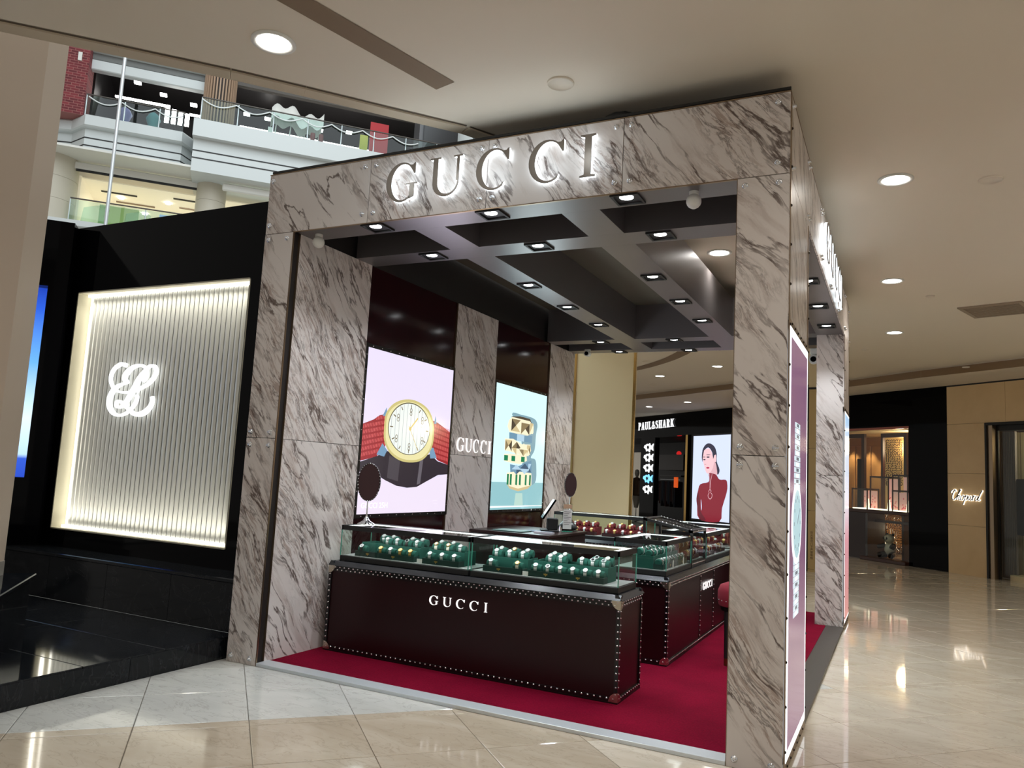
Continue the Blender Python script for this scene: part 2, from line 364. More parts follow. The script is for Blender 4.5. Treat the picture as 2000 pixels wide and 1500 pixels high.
def slab_letter(mb, ch, o, ux, uy, d, h):
    o = Vector(o); ux = Vector(ux).normalized()*h; uy = Vector(uy).normalized()*h
    def bar(x0, y0, x1, y1, t=None):
        if t is None: mb.prism([(x0, y0), (x1, y0), (x1, y1), (x0, y1)], o, ux, uy, d)
        else: mb.ribbon([(x0, y0), (x1, y1)], t, o, ux, uy, d, 1)
    def ser(x0, x1, y): bar(x0, y, x1, y+.06)
    def rib(p, w_): mb.ribbon(p, w_, o, ux, uy, d, 4)
    if ch == 'P':
        bar(.08, 0, .25, 1); ser(0, .34, 0); ser(0, .2, .94); rib([(.2, .97), (.42, .93), (.52, .74), (.42, .54), (.2, .5)], [.06, .12, .17, .12, .06]); return .6
    if ch == 'R':
        bar(.08, 0, .25, 1); ser(0, .34, 0); ser(0, .2, .94); rib([(.2, .97), (.40, .93), (.50, .76), (.40, .58), (.2, .54)], [.06, .12, .17, .12, .06]); bar(.32, .52, .56, .02, .17); ser(.46, .68, 0); return .68
    if ch == 'A':
        bar(.10, .02, .32, .98, .07); bar(.34, .98, .56, .02, .18); bar(.18, .3, .46, .36); ser(0, .22, 0); ser(.42, .72, 0); return .7
    if ch == 'U':
        rib([(.16, .98), (.16, .3), (.24, .08), (.40, .04), (.54, .12), (.58, .3), (.58, .98)], [.17, .17, .15, .09, .07, .06, .06]); ser(.0, .32, .94); ser(.48, .70, .94); return .7
    if ch == 'L':
        bar(.08, 0, .25, 1); ser(0, .34, .94); ser(0, .55, 0); bar(.49, 0, .55, .25); return .58
    if ch == 'S':
        rib([(.50, .72), (.46, .90), (.30, .97), (.12, .86), (.12, .68), (.30, .54), (.47, .40), (.50, .20), (.32, .03), (.13, .08), (.07, .28)], [.05, .09, .07, .13, .16, .19, .17, .13, .07, .09, .05]); return .58
    if ch == 'H':
        bar(.08, 0, .25, 1); bar(.48, 0, .65, 1); bar(.2, .47, .5, .54)
        for a, b in ((0, .33), (.40, .73)): ser(a, b, 0); ser(a, b, .94)
        return .74
    if ch == 'K':
        bar(.08, 0, .25, 1); ser(0, .34, 0); ser(0, .34, .94); bar(.25, .42, .56, .96, .07); bar(.30, .56, .60, .04, .17); ser(.46, .74, 0); ser(.44, .70, .94); return .74
    if ch == '&':
        rib([(.66, .5), (.52, .18), (.28, .03), (.10, .18), (.16, .40), (.38, .60), (.44, .80), (.32, .95), (.22, .80), (.36, .48), (.66, .04)], [.06, .08, .13, .15, .12, .08, .08, .08, .11, .13, .13]); return .7
    return .3
def textmesh(txt, h, o, ux, uy, d, m, parent, name='lettering', local=False, sx=1.0):
    cu = bpy.data.curves.new('txt', 'FONT'); cu.body = txt; cu.size = 1; cu.resolution_u = 2
    ob = bpy.data.objects.new('txt', cu); COL.objects.link(ob); dg = bpy.context.evaluated_depsgraph_get(); dg.update()
    me = bpy.data.meshes.new_from_object(ob.evaluated_get(dg)); bpy.data.objects.remove(ob)
    ux = Vector(ux).normalized()*h/.72*sx; uy = Vector(uy).normalized()*h/.72; o = Vector(o); d = Vector(d)
    mb = MB(); mb.add([o+ux*v.co.x+uy*v.co.y+d for v in me.vertices], [tuple(p.vertices) for p in me.polygons]); bpy.data.meshes.remove(me)
    return mb.build(name, m, parent, local)
# ================================================================ FLOOR
KW, KD, KH, HB, PW = 3.98, 5.94, 3.784, 3.295, .295
E1 = Vector((.7254, -.6884, 0)); E2 = Vector((.6884, .7254, 0))
floor = thing('floor', None, None, kind='structure')
MB().box(-14, -9, -.12, 13, 26, -.014).build('screed', M_grout, floor)
TS = .61; G = .0035
tm = {}
def tile_mesh(wd, ln, m):
    mb = MB(); k = .004
    a, b = wd/2-G/2, ln/2-G/2
    vs = [(-a, -b, -.014), (a, -b, -.014), (a, b, -.014), (-a, b, -.014), (-a, -b, -k*.4), (a, -b, -k*.4), (a, b, -k*.4), (-a, b, -k*.4), (-a+k, -b+k, 0), (a-k, -b+k, 0), (a-k, b-k, 0), (-a+k, b-k, 0)]
    fs = [(0, 1, 5, 4), (1, 2, 6, 5), (2, 3, 7, 6), (3, 0, 4, 7), (4, 5, 9, 8), (5, 6, 10, 9), (6, 7, 11, 10), (7, 4, 8, 11), (8, 9, 10, 11)]
    return vs, fs
def inframe(P):
    q = P-CAM; z = q.dot(F_)
    return z > .3 and abs(q.dot(r2)/z) < .72 and abs(q.dot(u2)/z) < .56
def px(P):
    q = P-CAM; z = q.dot(F_); return q.dot(r2)/z, q.dot(u2)/z
cells = []
pedges = [1.45-TS*k for k in range(22, 0, -1)] + [1.45, 1.55] + [1.55+TS*k for k in range(1, 26)]
for i in range(len(pedges)-1):
    p0, p1 = pedges[i], pedges[i+1]
    for j in range(-14, 40):
        q0 = .125+TS*j; c = E1*((p0+p1)/2) + E2*(q0+TS/2)
        if not (-9 < c.x < 12.5 and -8.5 < c.y < 22): continue
        if .35 < c.x < 3.55 and .45 < c.y < 5.4: continue          # under the carpet
        if (c.x-3.48)*.689+(c.y-15.69)*.725 > .5: continue          # beyond the shop wall
        cells.append((c, p1-p0, p0))
vis = sorted([c for c in cells if inframe(c[0])], key=lambda c: (c[0]-CAM).length)
near = set(id(c) for c in vis[:296])
def tmat(c):
    p = c[2]
    if c[0].x > 3.7 or c[0].y > 3: return M_cream_tile
    if 1.4 < p < 1.5: return M_beige_tile
    if p < 1.4: return M_white_tile
    if 1.5 < p < 2.5 and c[0].x < 3.2 and c[0].y < .5: return M_beige_tile
    return M_cream_tile
meshes = {}
RT = Matrix.Rotation(math.radians(-43.5), 4, 'Z')
rest = {}
for c in cells:
    m = tmat(c); key = (round(c[1], 2), m.name)
    if id(c) in near:
        if key not in meshes:
            mb = MB(); mb.add(*tile_mesh(c[1], TS, m)); o = mb.build('tile', m, floor, local=True); meshes[key] = o.data
        else:
            o = bpy.data.objects.new('tile', meshes[key]); COL.objects.link(o); o.parent = floor; ROOTM[o.name] = Matrix()
        o.matrix_local = Matrix.Translation(c[0]) @ RT
    else:
        vs, fs = tile_mesh(c[1], TS, m); M_ = Matrix.Translation(c[0]) @ RT
        rest.setdefault(m.name, (MB(), m))[0].add([M_ @ Vector(v) for v in vs], fs)
for k, (mb, m) in rest.items(): mb.build('distant_tiles', m, floor, kind='stuff')

# ================================================================ MALL CEILING
ZC, ZL = 3.95, 3.80
edge = [(-6.5, -8.5), (-3.2, -5.1), (-1.5, -3.38), (-.226, -2.013), (.22, -1.55), (.663, -1.082), (.964, -.73), (1.33, -.29), (1.685, .131), (1.95, .62), (2.1, 1.3), (2.1, 2.6), (1.9, 3.9), (1.3, 5.4), (.2, 7.0), (-1.6, 9.0), (-4.5, 12.0), (-9, 16)]
band = [(-10.5, 24.0), (-2.35, 16.95), (-.4, 15.45), (1.2, 14.2), (2.0, 15.1), (3.56, 13.93), (4.945, 12.48), (6.465, 11.14), (12.5, 6.2)]
ceil = thing('ceiling', None, None, kind='structure')
poly = edge + band + [(12.5, -8.5)]
MB().prism(poly, (0, 0, ZC), (1, 0, 0), (0, 1, 0), (0, 0, .35)).build('main_ceiling', M_ceil, ceil)
lowp = band + [(14, 8), (14, 26), (-10.5, 26)]
MB().prism([(a, b) for a, b in lowp], (0, 0, ZL), (1, 0, 0), (0, 1, 0), (0, 0, .5)).build('low_ceiling', M_ceil, ceil)
# bronze band on the step, a thin shadow gap above it
mb = MB(); mg = MB()
for a, b in zip(band[:-1], band[1:]):
    A, B_ = Vector((*a, 0)), Vector((*b, 0)); n = (B_-A).cross(Vector((0, 0, 1))).normalized()*-.012
    n = Vector((-(B_-A).y, (B_-A).x, 0)).normalized()*-.02
    mb.add([A+n+Vector((0, 0, ZL-.005)), B_+n+Vector((0, 0, ZL-.005)), B_+n+Vector((0, 0, ZC-.02)), A+n+Vector((0, 0, ZC-.02)), A-n*.2+Vector((0, 0, ZL-.005)), B_-n*.2+Vector((0, 0, ZL-.005)), B_-n*.2+Vector((0, 0, ZC-.02)), A-n*.2+Vector((0, 0, ZC-.02))],
           [(0, 1, 2, 3), (4, 5, 6, 7), (0, 1, 5, 4), (2, 3, 7, 6)])
mb.build('bronze_band', M_bronze, ceil)
# raised lip along the atrium edge with its shadow groove
lip = MB(); gro = MB()
for a, b in zip(edge[:-1], edge[1:]):
    A, B_ = Vector((*a, 0)), Vector((*b, 0)); n = Vector((-(B_-A).y, (B_-A).x, 0)).normalized()   # towards the atrium
    z0, z1 = ZC-.012, ZC+.2
    lip.add([A+n*.0+Vector((0, 0, z0)), B_+n*0+Vector((0, 0, z0)), B_-n*.11+Vector((0, 0, z0)), A-n*.11+Vector((0, 0, z0)), A+Vector((0, 0, z1)), B_+Vector((0, 0, z1)), B_-n*.11+Vector((0, 0, z1)), A-n*.11+Vector((0, 0, z1))],
            [(0, 1, 2, 3), (0, 1, 5, 4), (1, 2, 6, 5), (2, 3, 7, 6), (3, 0, 4, 7)])
    gro.add([A-n*.115+Vector((0, 0, ZC-.003)), B_-n*.115+Vector((0, 0, ZC-.003)), B_-n*.135+Vector((0, 0, ZC-.003)), A-n*.135+Vector((0, 0, ZC-.003))], [(0, 1, 2, 3)])
M_lip = mat('ceiling_lip_paint', srgb(196, 182, 160), .6)
lip.build('edge_lip', M_lip, ceil); gro.build('shadow_groove', mat('groove_dark', srgb(92, 80, 66), .8), ceil)
# curved light slots (unlit recess with brown lining)
M_slot = mat('slot_lining', srgb(132, 112, 90), .7)
def arcstrip(pts, wd):
    mb = MB(); P = [Vector((*p, 0)) for p in pts]; Q = []
    for i in range(len(P)-1):
        p0, p1, p2, p3 = P[max(i-1, 0)], P[i], P[i+1], P[min(i+2, len(P)-1)]
        for k in range(6):
            t = k/6; Q.append(.5*((2*p1)+(p2-p0)*t+(2*p0-5*p1+4*p2-p3)*t*t+(3*p1-p0-3*p2+p3)*t*t*t))
    Q.append(P[-1])
    for a, b in zip(Q[:-1], Q[1:]):
        n = Vector((-(b-a).y, (b-a).x, 0)).normalized()*wd/2
        mb.add([a+n+Vector((0, 0, ZC-.004)), b+n+Vector((0, 0, ZC-.004)), b-n+Vector((0, 0, ZC-.004)), a-n+Vector((0, 0, ZC-.004))], [(0, 1, 2, 3)])
    return mb
arcstrip([(1.35, -3.0), (1.45, -2.4), (1.60, -1.8), (1.78, -1.1), (1.935, -.50)], .165).build('curved_slot', M_slot, ceil)
arcstrip([(-1.6, 12.6), (-.66, 11.9), (.18, 10.95), (.67, 10.24), (1.0, 9.6), (1.15, 8.6), (1.1, 7.4)], .26).build('curved_slot', M_slot, ceil)

# downlights of the mall ceiling
def mall_light(loc, label, first=[None]):
    if first[0] is None:
        t = thing('downlight', label, 'ceiling light', loc, 0, 'round mall ceiling downlights')
        MB().lathe([(.128, 0), (.13, -.008), (.118, -.014), (.100, -.010), (.098, 0)], loc, 28).build('trim_ring', M_white_paint, t)
        df = MB().lathe([(.098, -.004), (.06, -.009), (.001, -.010)], loc, 24).build('diffuser', M_lampglass, t); df.parent = t.children[0] if t.children[0] is not df else t.children[1]; first[0] = t
    else: dup(first[0], loc, 0, label, 'round mall ceiling downlights')
    spot('mall_spot', (loc[0], loc[1], loc[2]-.03), 52, 150, .9, (1, .93, .84), .1)
LS = [((1.244, -1.305, ZC), 'large round downlight nearest the camera, left of the brown curved slot'),
      ((4.516, 2.032, ZC), 'large round downlight right of the marble booth, nearest of the row'),
      ((4.47, 5.256, ZC), 'round downlight right of the marble booth, second of the row'),
      ((4.484, 8.469, ZC), 'round downlight right of the marble booth, third and farthest of the row'),
      ((2.837, 3.616, ZC), 'round downlight seen through the open bay of the booth ceiling'),
      ((-.422, 13.018, ZC), 'round downlight left of the pair above the bronze ceiling band, by the beige column'),
      ((1.176, 11.638, ZC), 'round downlight right of the pair above the bronze ceiling band'),
      ((-2.36, 18.779, ZL), 'small round downlight in the low ceiling above the sign on the dark shop, left'),
      ((-.821, 17.347, ZL), 'small round downlight in the low ceiling above the dark shop, right')]
for l in LS: mall_light(*l)
for p in ((4.5, -1.2, ZC), (7.7, -1.2, ZC), (7.7, 2.0, ZC), (7.7, 5.25, ZC), (7.7, -4.4, ZC), (1.3, -4.6, ZC), (4.5, -4.6, ZC), (7.7, 8.45, ZC), (9.3, 6.8, ZC), (10.9, 3.6, ZC)): mall_light(p, 'unseen round downlight, of the mall ceiling grid or added for light')  # the last ones are unseen lamps added to brighten the far right floor
def disc(loc, r, label, name='ceiling_speaker'):
    o = MB().lathe([(r, 0), (r, -.008), (r*.92, -.014), (r*.9, -.006), (.001, -.008)], loc, 24).build(name, M_ceil); tag(o, label, 'ceiling disc'); return o
disc((2.64, -.27, ZC), .085, 'flat round cover in the ceiling above the lit booth sign')
disc((5.173, 2.253, ZC), .085, 'flat round cover in the ceiling near the right edge of the picture')
disc((4.889, 6.136, ZC), .05, 'small round sprinkler plate between the second and third downlights', 'sprinkler_plate')
disc((4.027, 9.998, ZC), .06, 'small dark round plate near the far corner of the booth roof', 'sprinkler_plate')
disc((5.6, 11.15, ZL+.0), .06, 'small round plate in the low ceiling above the black shop front', 'sprinkler_plate')
disc((-1.05, 14.6, ZC), .09, 'round plate in the ceiling just above the bronze band', 'sprinkler_plate')
disc((-.116, 10.8, ZC), .06, 'tiny ceiling plate left of the curved slot beyond the booth', 'sprinkler_plate')
# square access grille
t = thing('ceiling_vent', 'square slatted vent in the ceiling at the right edge', 'vent', (5.68, 7.09, ZC), math.radians(-20))
RM = ROOTM[t.name]
mb = MB(); 
for x0, y0, x1, y1 in ((-.36, -.36, .36, -.31), (-.36, .31, .36, .36), (-.36, -.31, -.31, .31), (.31, -.31, .36, .31)): mb.box(x0, y0, -.018, x1, y1, 0)
mb.build('frame', mat('vent_paint', srgb(150, 134, 116), .7), t, True)
MB().box(-.31, -.31, -.004, .31, .31, 0).build('backing', M_slot, t, True)
for k in range(9): MB().box(-.31, -.30+k*.068, -.014, .31, -.262+k*.068, -.008).build('slat', MATS['vent_paint'], t, True)

# ================================================================ RIGHT SHOP WALL  (frame: X along wall, Y away, Z up)
M_tan = None
def tan_stone():
    m = mat('tan_stone', srgb(176, 148, 108), .35); t = NT(m); g = t.node('ShaderNodeNewGeometry')
    n = t.node('ShaderNodeTexNoise', i_Scale=1.7, i_Detail=6.0, i_Roughness=.6); t.link(g.outputs['Position'], n.inputs['Vector'])
    t.link(t.mix(n.outputs[0], srgb(198, 166, 120), srgb(226, 198, 152)), t.b.inputs['Base Color']); return m
M_tan = tan_stone()
M_wood = mat('warm_wood_panel', srgb(170, 128, 84), .4); M_dwood = mat('dark_wood_frame', srgb(62, 34, 26), .35); M_mahog = mat('dark_brown_cabinet', srgb(40, 22, 20), .3)
def wl(mb, name, m, parent=None, kind=None): 
    o = mb.build(name, m, parent, True) if parent is not None else mb.build(name, m, None, WALL)
    if kind: o['kind'] = kind
    return o
wr = thing('wall_right', None, None, M=WALL, kind='structure')
b = MB(); b.box(-.45, 0, 2.98, 1.72, .25, ZL); b.box(1.72, 0, 0, 2.69, .25, ZL); wl(b, 'black_stone_facing', M_black_gloss, wr)
# tan stone courses
for k, (z0, z1) in enumerate(((0, .96), (.965, 1.99), (1.995, 2.99))): wl(MB().box(2.695, 0, z0, 3.56, .25, z1), 'stone_panel', M_tan, wr)
for x0, x1 in ((2.695, 3.98), (3.985, 5.4), (5.405, 7.5)): wl(MB().box(x0, 0, 2.995, x1, .25, ZL-.03), 'stone_panel', M_tan, wr)
wl(MB().box(6.2, 0, 0, 9.5, .25, 2.99), 'stone_panel', M_tan, wr)
wl(MB().box(2.69, .0, ZL-.03, 9.5, .2, ZL), 'shadow_gap', M_black, wr)
wl(MB().box(7.505, 0, 2.995, 9.5, .25, ZL-.03), 'stone_panel', M_tan, wr)
# beige pilaster stretch between the two shops, hidden mostly by the booth
for k, (z0, z1) in enumerate(((0, .95), (.955, 1.9), (1.905, 2.85), (2.855, ZL))):
    for x0, x1 in ((-4.4, -3.1), (-3.095, -1.8), (-1.795, -.455)): wl(MB().box(x0, .02, z0, x1, .25, z1), 'stone_panel', mat('gold_beige_stone', srgb(186, 160, 108), .3), wr)
# boutique at left: black fascia
b = MB(); b.box(-10.95, 0, 3.06, -4.42, .3, ZL); b.box(-6.72, 0, 0, -4.42, .3, 3.06); wl(b, 'black_shop_front', M_black_gloss, wr)
wl(MB().box(-14, 0, 0, -10.95, .3, ZL), 'white_shop_front', M_white_paint, wr)
# sign on the dark shop
t = thing('shop_sign', 'white lit serif capitals over the dark shop entrance beyond the booth', 'sign', M=WALL)
x = -10.09; y = -.05; hh = .27
TXT = 'PAUL&SHARK'
widths = {'P': .6, 'A': .7, 'U': .7, 'L': .58, '&': .7, 'S': .58, 'H': .74, 'R': .68, 'K': .74}
tot = sum(widths[c]*hh+.04 for c in TXT); kx = 2.42/tot
for c in TXT:
    b = MB(); o = Vector((x, y, 3.31)); k0 = len(b.v)
    slab_letter(b, c, (0, 0, 0), (1, 0, 0), (0, 0, 1), (0, .02, 0), hh)
    b.v = [(v[0]*kx+x, v[1]+y, v[2]*1.0+3.31+(x+10.09)*.02) for v in b.v]
    wl(b, 'letter', M_signwhite, t); x += (widths[c]*hh+.04)*kx
# interior of the dark shop
sh = thing('shop_interior', 'dim interior of the dark menswear shop seen through its entrance', 'shop', M=WALL)
wl(MB().box(-19, 4.0, 0, -4.4, 4.1, 3.3), 'back_wall', mat('dim_grey', srgb(22, 20, 22), .6), sh)
wl(MB().box(-19, .3, 3.2, -4.4, 4.1, 3.3), 'shop_ceiling', M_black, sh); wl(MB().box(-19, .3, -.01, -4.4, 4.1, .0), 'shop_floor', mat('dim_floor', srgb(40, 34, 30), .2), sh)
wl(MB().box(-4.5, .3, 0, -4.4, 4.1, 3.2), 'side_wall', M_black, sh)
wl(MB().box(-13.6, 3.0, 1.75, -12.0, 3.9, 1.80), 'shelf', M_black, sh)
wl(MB().box(-13.7, 2.9, 2.0, -11.7, 3.95, 2.62), 'grey_panel', mat('mid_grey', srgb(66, 62, 62), .5), sh)
wl(MB().tube([(-13.2, 2.8, 1.62), (-11.7, 2.8, 1.62)], .015), 'clothes_rail', M_chrome, sh)
for k in range(12):
    b = MB(); xx = -13.1+k*.11; c = [srgb(30, 30, 40), srgb(60, 26, 30), srgb(50, 50, 56), srgb(24, 40, 60)][k % 4]
    b.box(xx, 2.62, .75-.1*(k % 3), xx+.07, 3.0, 1.55, .02); b.tube([(xx+.035, 2.8, 1.55), (xx+.035, 2.8, 1.63)], .005, 5)
    o = wl(b, 'garment', mat('garment_%d' % (k % 4), c, .8)); tag(o, '%s garment, %s along the rail inside the dark shop' % (['black', 'dark red', 'grey', 'navy'][k % 4], ORD[k]), 'clothes', 'garments on the rail of the dark shop')
o = wl(MB().box(-11.55, 2.4, 1.32, -11.3, 2.45, 1.72, .01), 'price_board', mat('orange_card', srgb(230, 90, 30), .6, 0, srgb(230, 90, 30), .6)); tag(o, 'small orange card glowing inside the dark shop', 'card')
o = wl(MB().ball((-12.5, 3.2, 2.68), .1, 12), 'exit_lamp', mat('red_lamp', (.5, .02, .02), .4, 0, (.7, .02, .02), .7)); tag(o, 'small red lamp high inside the dark shop', 'lamp')
# door post mirrors and lights
b = MB(); b.box(-7.02, -.02, 0, -6.9, .3, 3.06); jp = wl(b, 'trim_1', M_brass, None, 'structure')
# left part of the shop: pale window with mannequin
wl(MB().box(-13.2, 1.1, 0, -11.62, 1.15, 2.6), 'pale_backdrop', mat('pale_backdrop', srgb(205, 196, 180), .6, 0, srgb(205, 196, 180), .25), sh)
t = thing('mannequin', 'headless dressed mannequin in a brown jacket in the shop window beside the lit emblems', 'mannequin', M=WALL @ Matrix.Translation((-11.25, .62, 0)))
b = MB(); b.lathe([(.02, .0), (.16, .02), (.16, .05), (.02, .06), (.015, .5)], (0, 0, 0), 14); b.build('stand', M_chrome, t, True)
b = MB(); b.lathe([(.07, .5), (.10, .62), (.16, .95), (.18, 1.05)], (0, 0, 0), 14); b.build('trousers', mat('white_cloth', srgb(210, 205, 196), .8), t, True)
b = MB(); b.lathe([(.19, .95), (.20, 1.1), (.18, 1.25), (.22, 1.45), (.17, 1.58), (.06, 1.63)], (0, 0, 0), 16); b.tube([(-.2, 0, 1.5), (-.27, -.02, 1.25), (-.24, -.05, 1.0)], [.06, .055, .04]); b.tube([(.2, 0, 1.5), (.27, -.02, 1.25), (.24, -.05, 1.0)], [.06, .055, .04]); b.build('jacket', mat('brown_jacket', srgb(96, 76, 60), .8), t, True)
b = MB(); b.lathe([(.05, 1.6), (.05, 1.66), (.08, 1.72), (.095, 1.8), (.07, 1.9), (.01, 1.93)], (0, 0, 0), 14); b.build('head', M_white_paint, t, True)
# lit emblem tower: a black panel with five glowing fish-like emblems
t = thing('emblem_panel', 'black vertical panel with five glowing white emblems, the fourth one blue', 'sign', M=WALL)
wl(MB().box(-9.82, -.06, .2, -8.86, .12, 3.02), 'panel', M_black_gloss, t)
emb = [(-.30, .0), (-.26, .08), (-.16, .10), (-.10, .13), (.0, .11), (.06, .15), (.10, .08), (.18, .05), (.30, .13), (.26, .0), (.29, -.12), (.18, -.06), (.08, -.08), (.06, -.17), (-.04, -.10), (-.14, -.14), (-.17, -.07)]
for k, z in enumerate((2.68, 2.33, 1.97, 1.60, 1.23)):
    wl(MB().prism([(a*1.05, bb*.98) for a, bb in emb], (-9.24, -.10, z), (1, 0, 0), (0, 0, 1), (0, .035, 0)), 'emblem', emi('emblem_blue', 120, 200, 255, 1.3) if k == 3 else M_signwhite, t)
    wl(MB().prism([(a*.26, bb*.5) for a, bb in emb], (-9.26, -.104, z), (1, 0, 0), (0, 0, 1), (0, .004, 0)), 'emblem_mark', M_black, t)
# portrait screen
t = thing('portrait_screen', 'tall lit screen showing a woman in a red high-neck top on pale blue', 'screen', M=WALL)
OX, OZ, SX, SZ = -6.51, .43, 1.94, 2.57
wl(MB().box(OX-.05, -.05, OZ-.05, OX+SX+.05, .0, OZ+SZ+.05), 'bezel', M_black, t)
def flat(pts, lay, name, m, sm=True, o=(0, 0)):
    P = pts
    if sm:
        Q = []; n = len(P)
        for i in range(n):
            p0, p1, p2, p3 = [Vector(P[(i+j) % n]) for j in (-1, 0, 1, 2)]
            for k in range(3):
                tt = k/3; Q.append(tuple(.5*((2*p1)+(p2-p0)*tt+(2*p0-5*p1+4*p2-p3)*tt*tt+(3*p1-p0-3*p2+p3)*tt**3)))
        P = Q
    return wl(MB().prism([(a*SX, c*SZ) for a, c in P], (OX, -.056-.002*lay, OZ), (1, 0, 0), (0, 0, 1), (0, .0015, 0)), name, m, t)
flat([(0, 0), (1, 0), (1, 1), (0, 1)], 0, 'image_background', emi('scr_pale_blue', 206, 216, 246, 1.0), False)
flat([(.407, .903), (.505, .895), (.598, .856), (.649, .782), (.655, .689), (.716, .619), (.732, .576), (.686, .537), (.619, .615), (.557, .685), (.531, .794), (.428, .856), (.325, .829), (.278, .786), (.273, .685), (.247, .739), (.263, .821), (.325, .879)], 1, 'image_hair', emi('scr_hair', 36, 34, 56, 1))
flat([(.546, .661), (.619, .677), (.66, .607), (.66, .52), (.455, .515), (.475, .564)], 1.5, 'image_neck', emi('scr_neck', 214, 168, 176, 1))
flat([(.325, .829), (.428, .848), (.51, .809), (.557, .739), (.582, .759), (.634, .767), (.639, .689), (.588, .677), (.552, .607), (.464, .549), (.381, .56), (.314, .65), (.278, .724), (.284, .794)], 2, 'image_face', emi('scr_face', 232, 190, 196, 1))
flat([(.407, .905), (.505, .897), (.60, .856), (.64, .79), (.60, .78), (.56, .72), (.54, .80), (.43, .858), (.325, .84), (.30, .80), (.272, .74), (.262, .82), (.325, .88)], 2.5, 'image_fringe', emi('scr_hair', 36, 34, 56, 1))
flat([(.464, .553), (.562, .549), (.655, .533), (.742, .482), (.897, .482), (.938, .44), (.933, .346), (.82, .156), (.758, .0), (.227, .0), (.155, .152), (.129, .241), (.165, .331), (.227, .416), (.448, .447), (.464, .51)], 3, 'image_top', emi('scr_red', 124, 16, 38, 1))
flat([(.24, .0), (.165, .15), (.14, .24), (.175, .32), (.23, .22), (.25, .10), (.40, .0)], 3.5, 'image_sleeve', emi('scr_red_dark', 92, 14, 34, 1))
flat([(.258, .237), (.275, .20), (.285, .14), (.273, .105), (.262, .16)], 4, 'image_gap', emi('scr_pale_blue', 206, 216, 246, 1))
for (cx_, cz_, rx_, rz_, mm, nm) in ((.425, .615, .045, .012, emi('scr_lips', 176, 50, 84, 1), 'image_lips'), (.425, .742, .045, .008, emi('scr_hair', 36, 34, 56, 1), 'image_eye'), (.325, .712, .032, .008, emi('scr_hair', 0, 0, 0), 'image_eye'), (.43, .768, .06, .004, emi('scr_hair', 0, 0, 0), 'image_eyebrow'), (.315, .742, .04, .004, emi('scr_hair', 0, 0, 0), 'image_eyebrow'), (.355, .655, .03, .004, emi('scr_shade', 200, 140, 150, 1), 'image_nose')):
    flat(ellarc(cx_, cz_, rx_, rz_, 0, 340, 8), 4, nm, mm, False)
def line(pts, wd, lay, name, m): return wl(MB().ribbon([(a*SX, c*SZ) for a, c in pts], wd, (OX, -.056-.002*lay, OZ), (1, 0, 0), (0, 0, 1), (0, .0015, 0)), name, m, t)
line([(.478, .545), (.492, .45), (.495, .358)], .012, 4.5, 'image_chain', emi('scr_pink', 226, 180, 190, 1)); line([(.545, .545), (.51, .45), (.498, .358)], .012, 4.5, 'image_chain', emi('scr_pink', 226, 180, 190, 1))
line([(.495, .362), (.53, .345), (.52, .325), (.56, .30), (.54, .262), (.505, .25), (.465, .262), (.45, .295), (.478, .32), (.465, .34), (.495, .362)], .016, 4.6, 'image_pendant', emi('scr_pink', 226, 180, 190, 1))
textmesh('lorem ipsum'[:0] or '. . . . . .', .03, (OX+.78*SX, -.06, OZ+.04), (1, 0, 0), (0, 0, 1), (0, -.003, 0), emi('scr_grey', 150, 160, 190, 1), t, 'small_print', True)

# jewellery shop window at right
js = thing('jewellery_shop', 'warmly lit jewellery shop window with wooden wall and patterned lattice', 'shop', M=WALL)
def J(mb, name, m, p=js): return wl(mb, name, m, p)
J(MB().box(-3.2, 2.2, 0, 1.72, 2.3, 3.05), 'back_wall', M_wood)
for k in range(9): J(MB().box(-3.1+k*.54, 2.16, .1, -2.6+k*.54, 2.2, 2.75, .01), 'wall_panel', M_wood)
J(MB().box(-3.2, .26, 2.98, 1.72, 2.3, 3.05), 'shop_ceiling', M_cream); J(MB().box(-3.2, .26, -.01, 1.72, 2.3, .01), 'shop_floor', M_beige_tile)
J(MB().box(-3.22, .2, 0, -3.2, 2.3, 3), 'side_wall', M_wood); J(MB().box(1.72, .26, 0, 1.74, 2.3, 3), 'side_wall', M_wood)
for x0, x1, yy in ((-.13, -.04, .5), (.37, .43, .6), (1.12, 1.20, .5)): J(MB().box(x0, yy, 1.1, x1, yy+.07, 2.9), 'post', M_dwood)
J(MB().box(-1.2, .5, 2.82, -.04, .57, 2.92), 'header', M_dwood); J(MB().box(.37, .6, 2.82, 1.2, .67, 2.92), 'header', M_dwood)
# lattice screen
def lattice(x0, x1, z0, z1, y):
    mb = MB(); rr = random.Random(3); w_ = x1-x0; n = int(w_/.055)
    for k in range(n*int((z1-z0)/.055)):
        cx_ = x0+.03+(k % n)*.055; cz_ = z0+.03+(k//n)*.055; a = rr.uniform(0, PI)
        c_, s_ = math.cos(a)*.03, math.sin(a)*.03
        mb.prism([(-c_-s_*.18, -s_+c_*.18), (c_-s_*.18, s_+c_*.18), (c_+s_*.18, s_-c_*.18), (-c_+s_*.18, -s_-c_*.18)], (cx_, y, cz_), (1, 0, 0), (0, 0, 1), (0, .012, 0))
    return mb
o = J(lattice(.16, .72, 1.7, 2.85, .9), 'lattice_pattern', M_dwood); o['kind'] = 'stuff'
J(MB().box(.14, .93, 1.15, .74, .95, 2.88), 'lattice_backing', mat('lattice_gold', srgb(216, 176, 112), .5, 0, srgb(216, 176, 112), .18))
o = J(lattice(.3, 1.0, .15, 1.05, .75), 'lower_lattice', M_dwood); o['kind'] = 'stuff'
cb = thing('display_counter', 'dark wooden counter of the jewellery shop carrying glass cases', 'counter', M=WALL)
J(MB().box(-.4, .05, 1.05, 1.71, .62, 1.13, .008), 'worktop', M_dwood, cb); J(MB().box(-.4, .08, 0, .49, .6, 1.05), 'cabinet', M_mahog, cb)
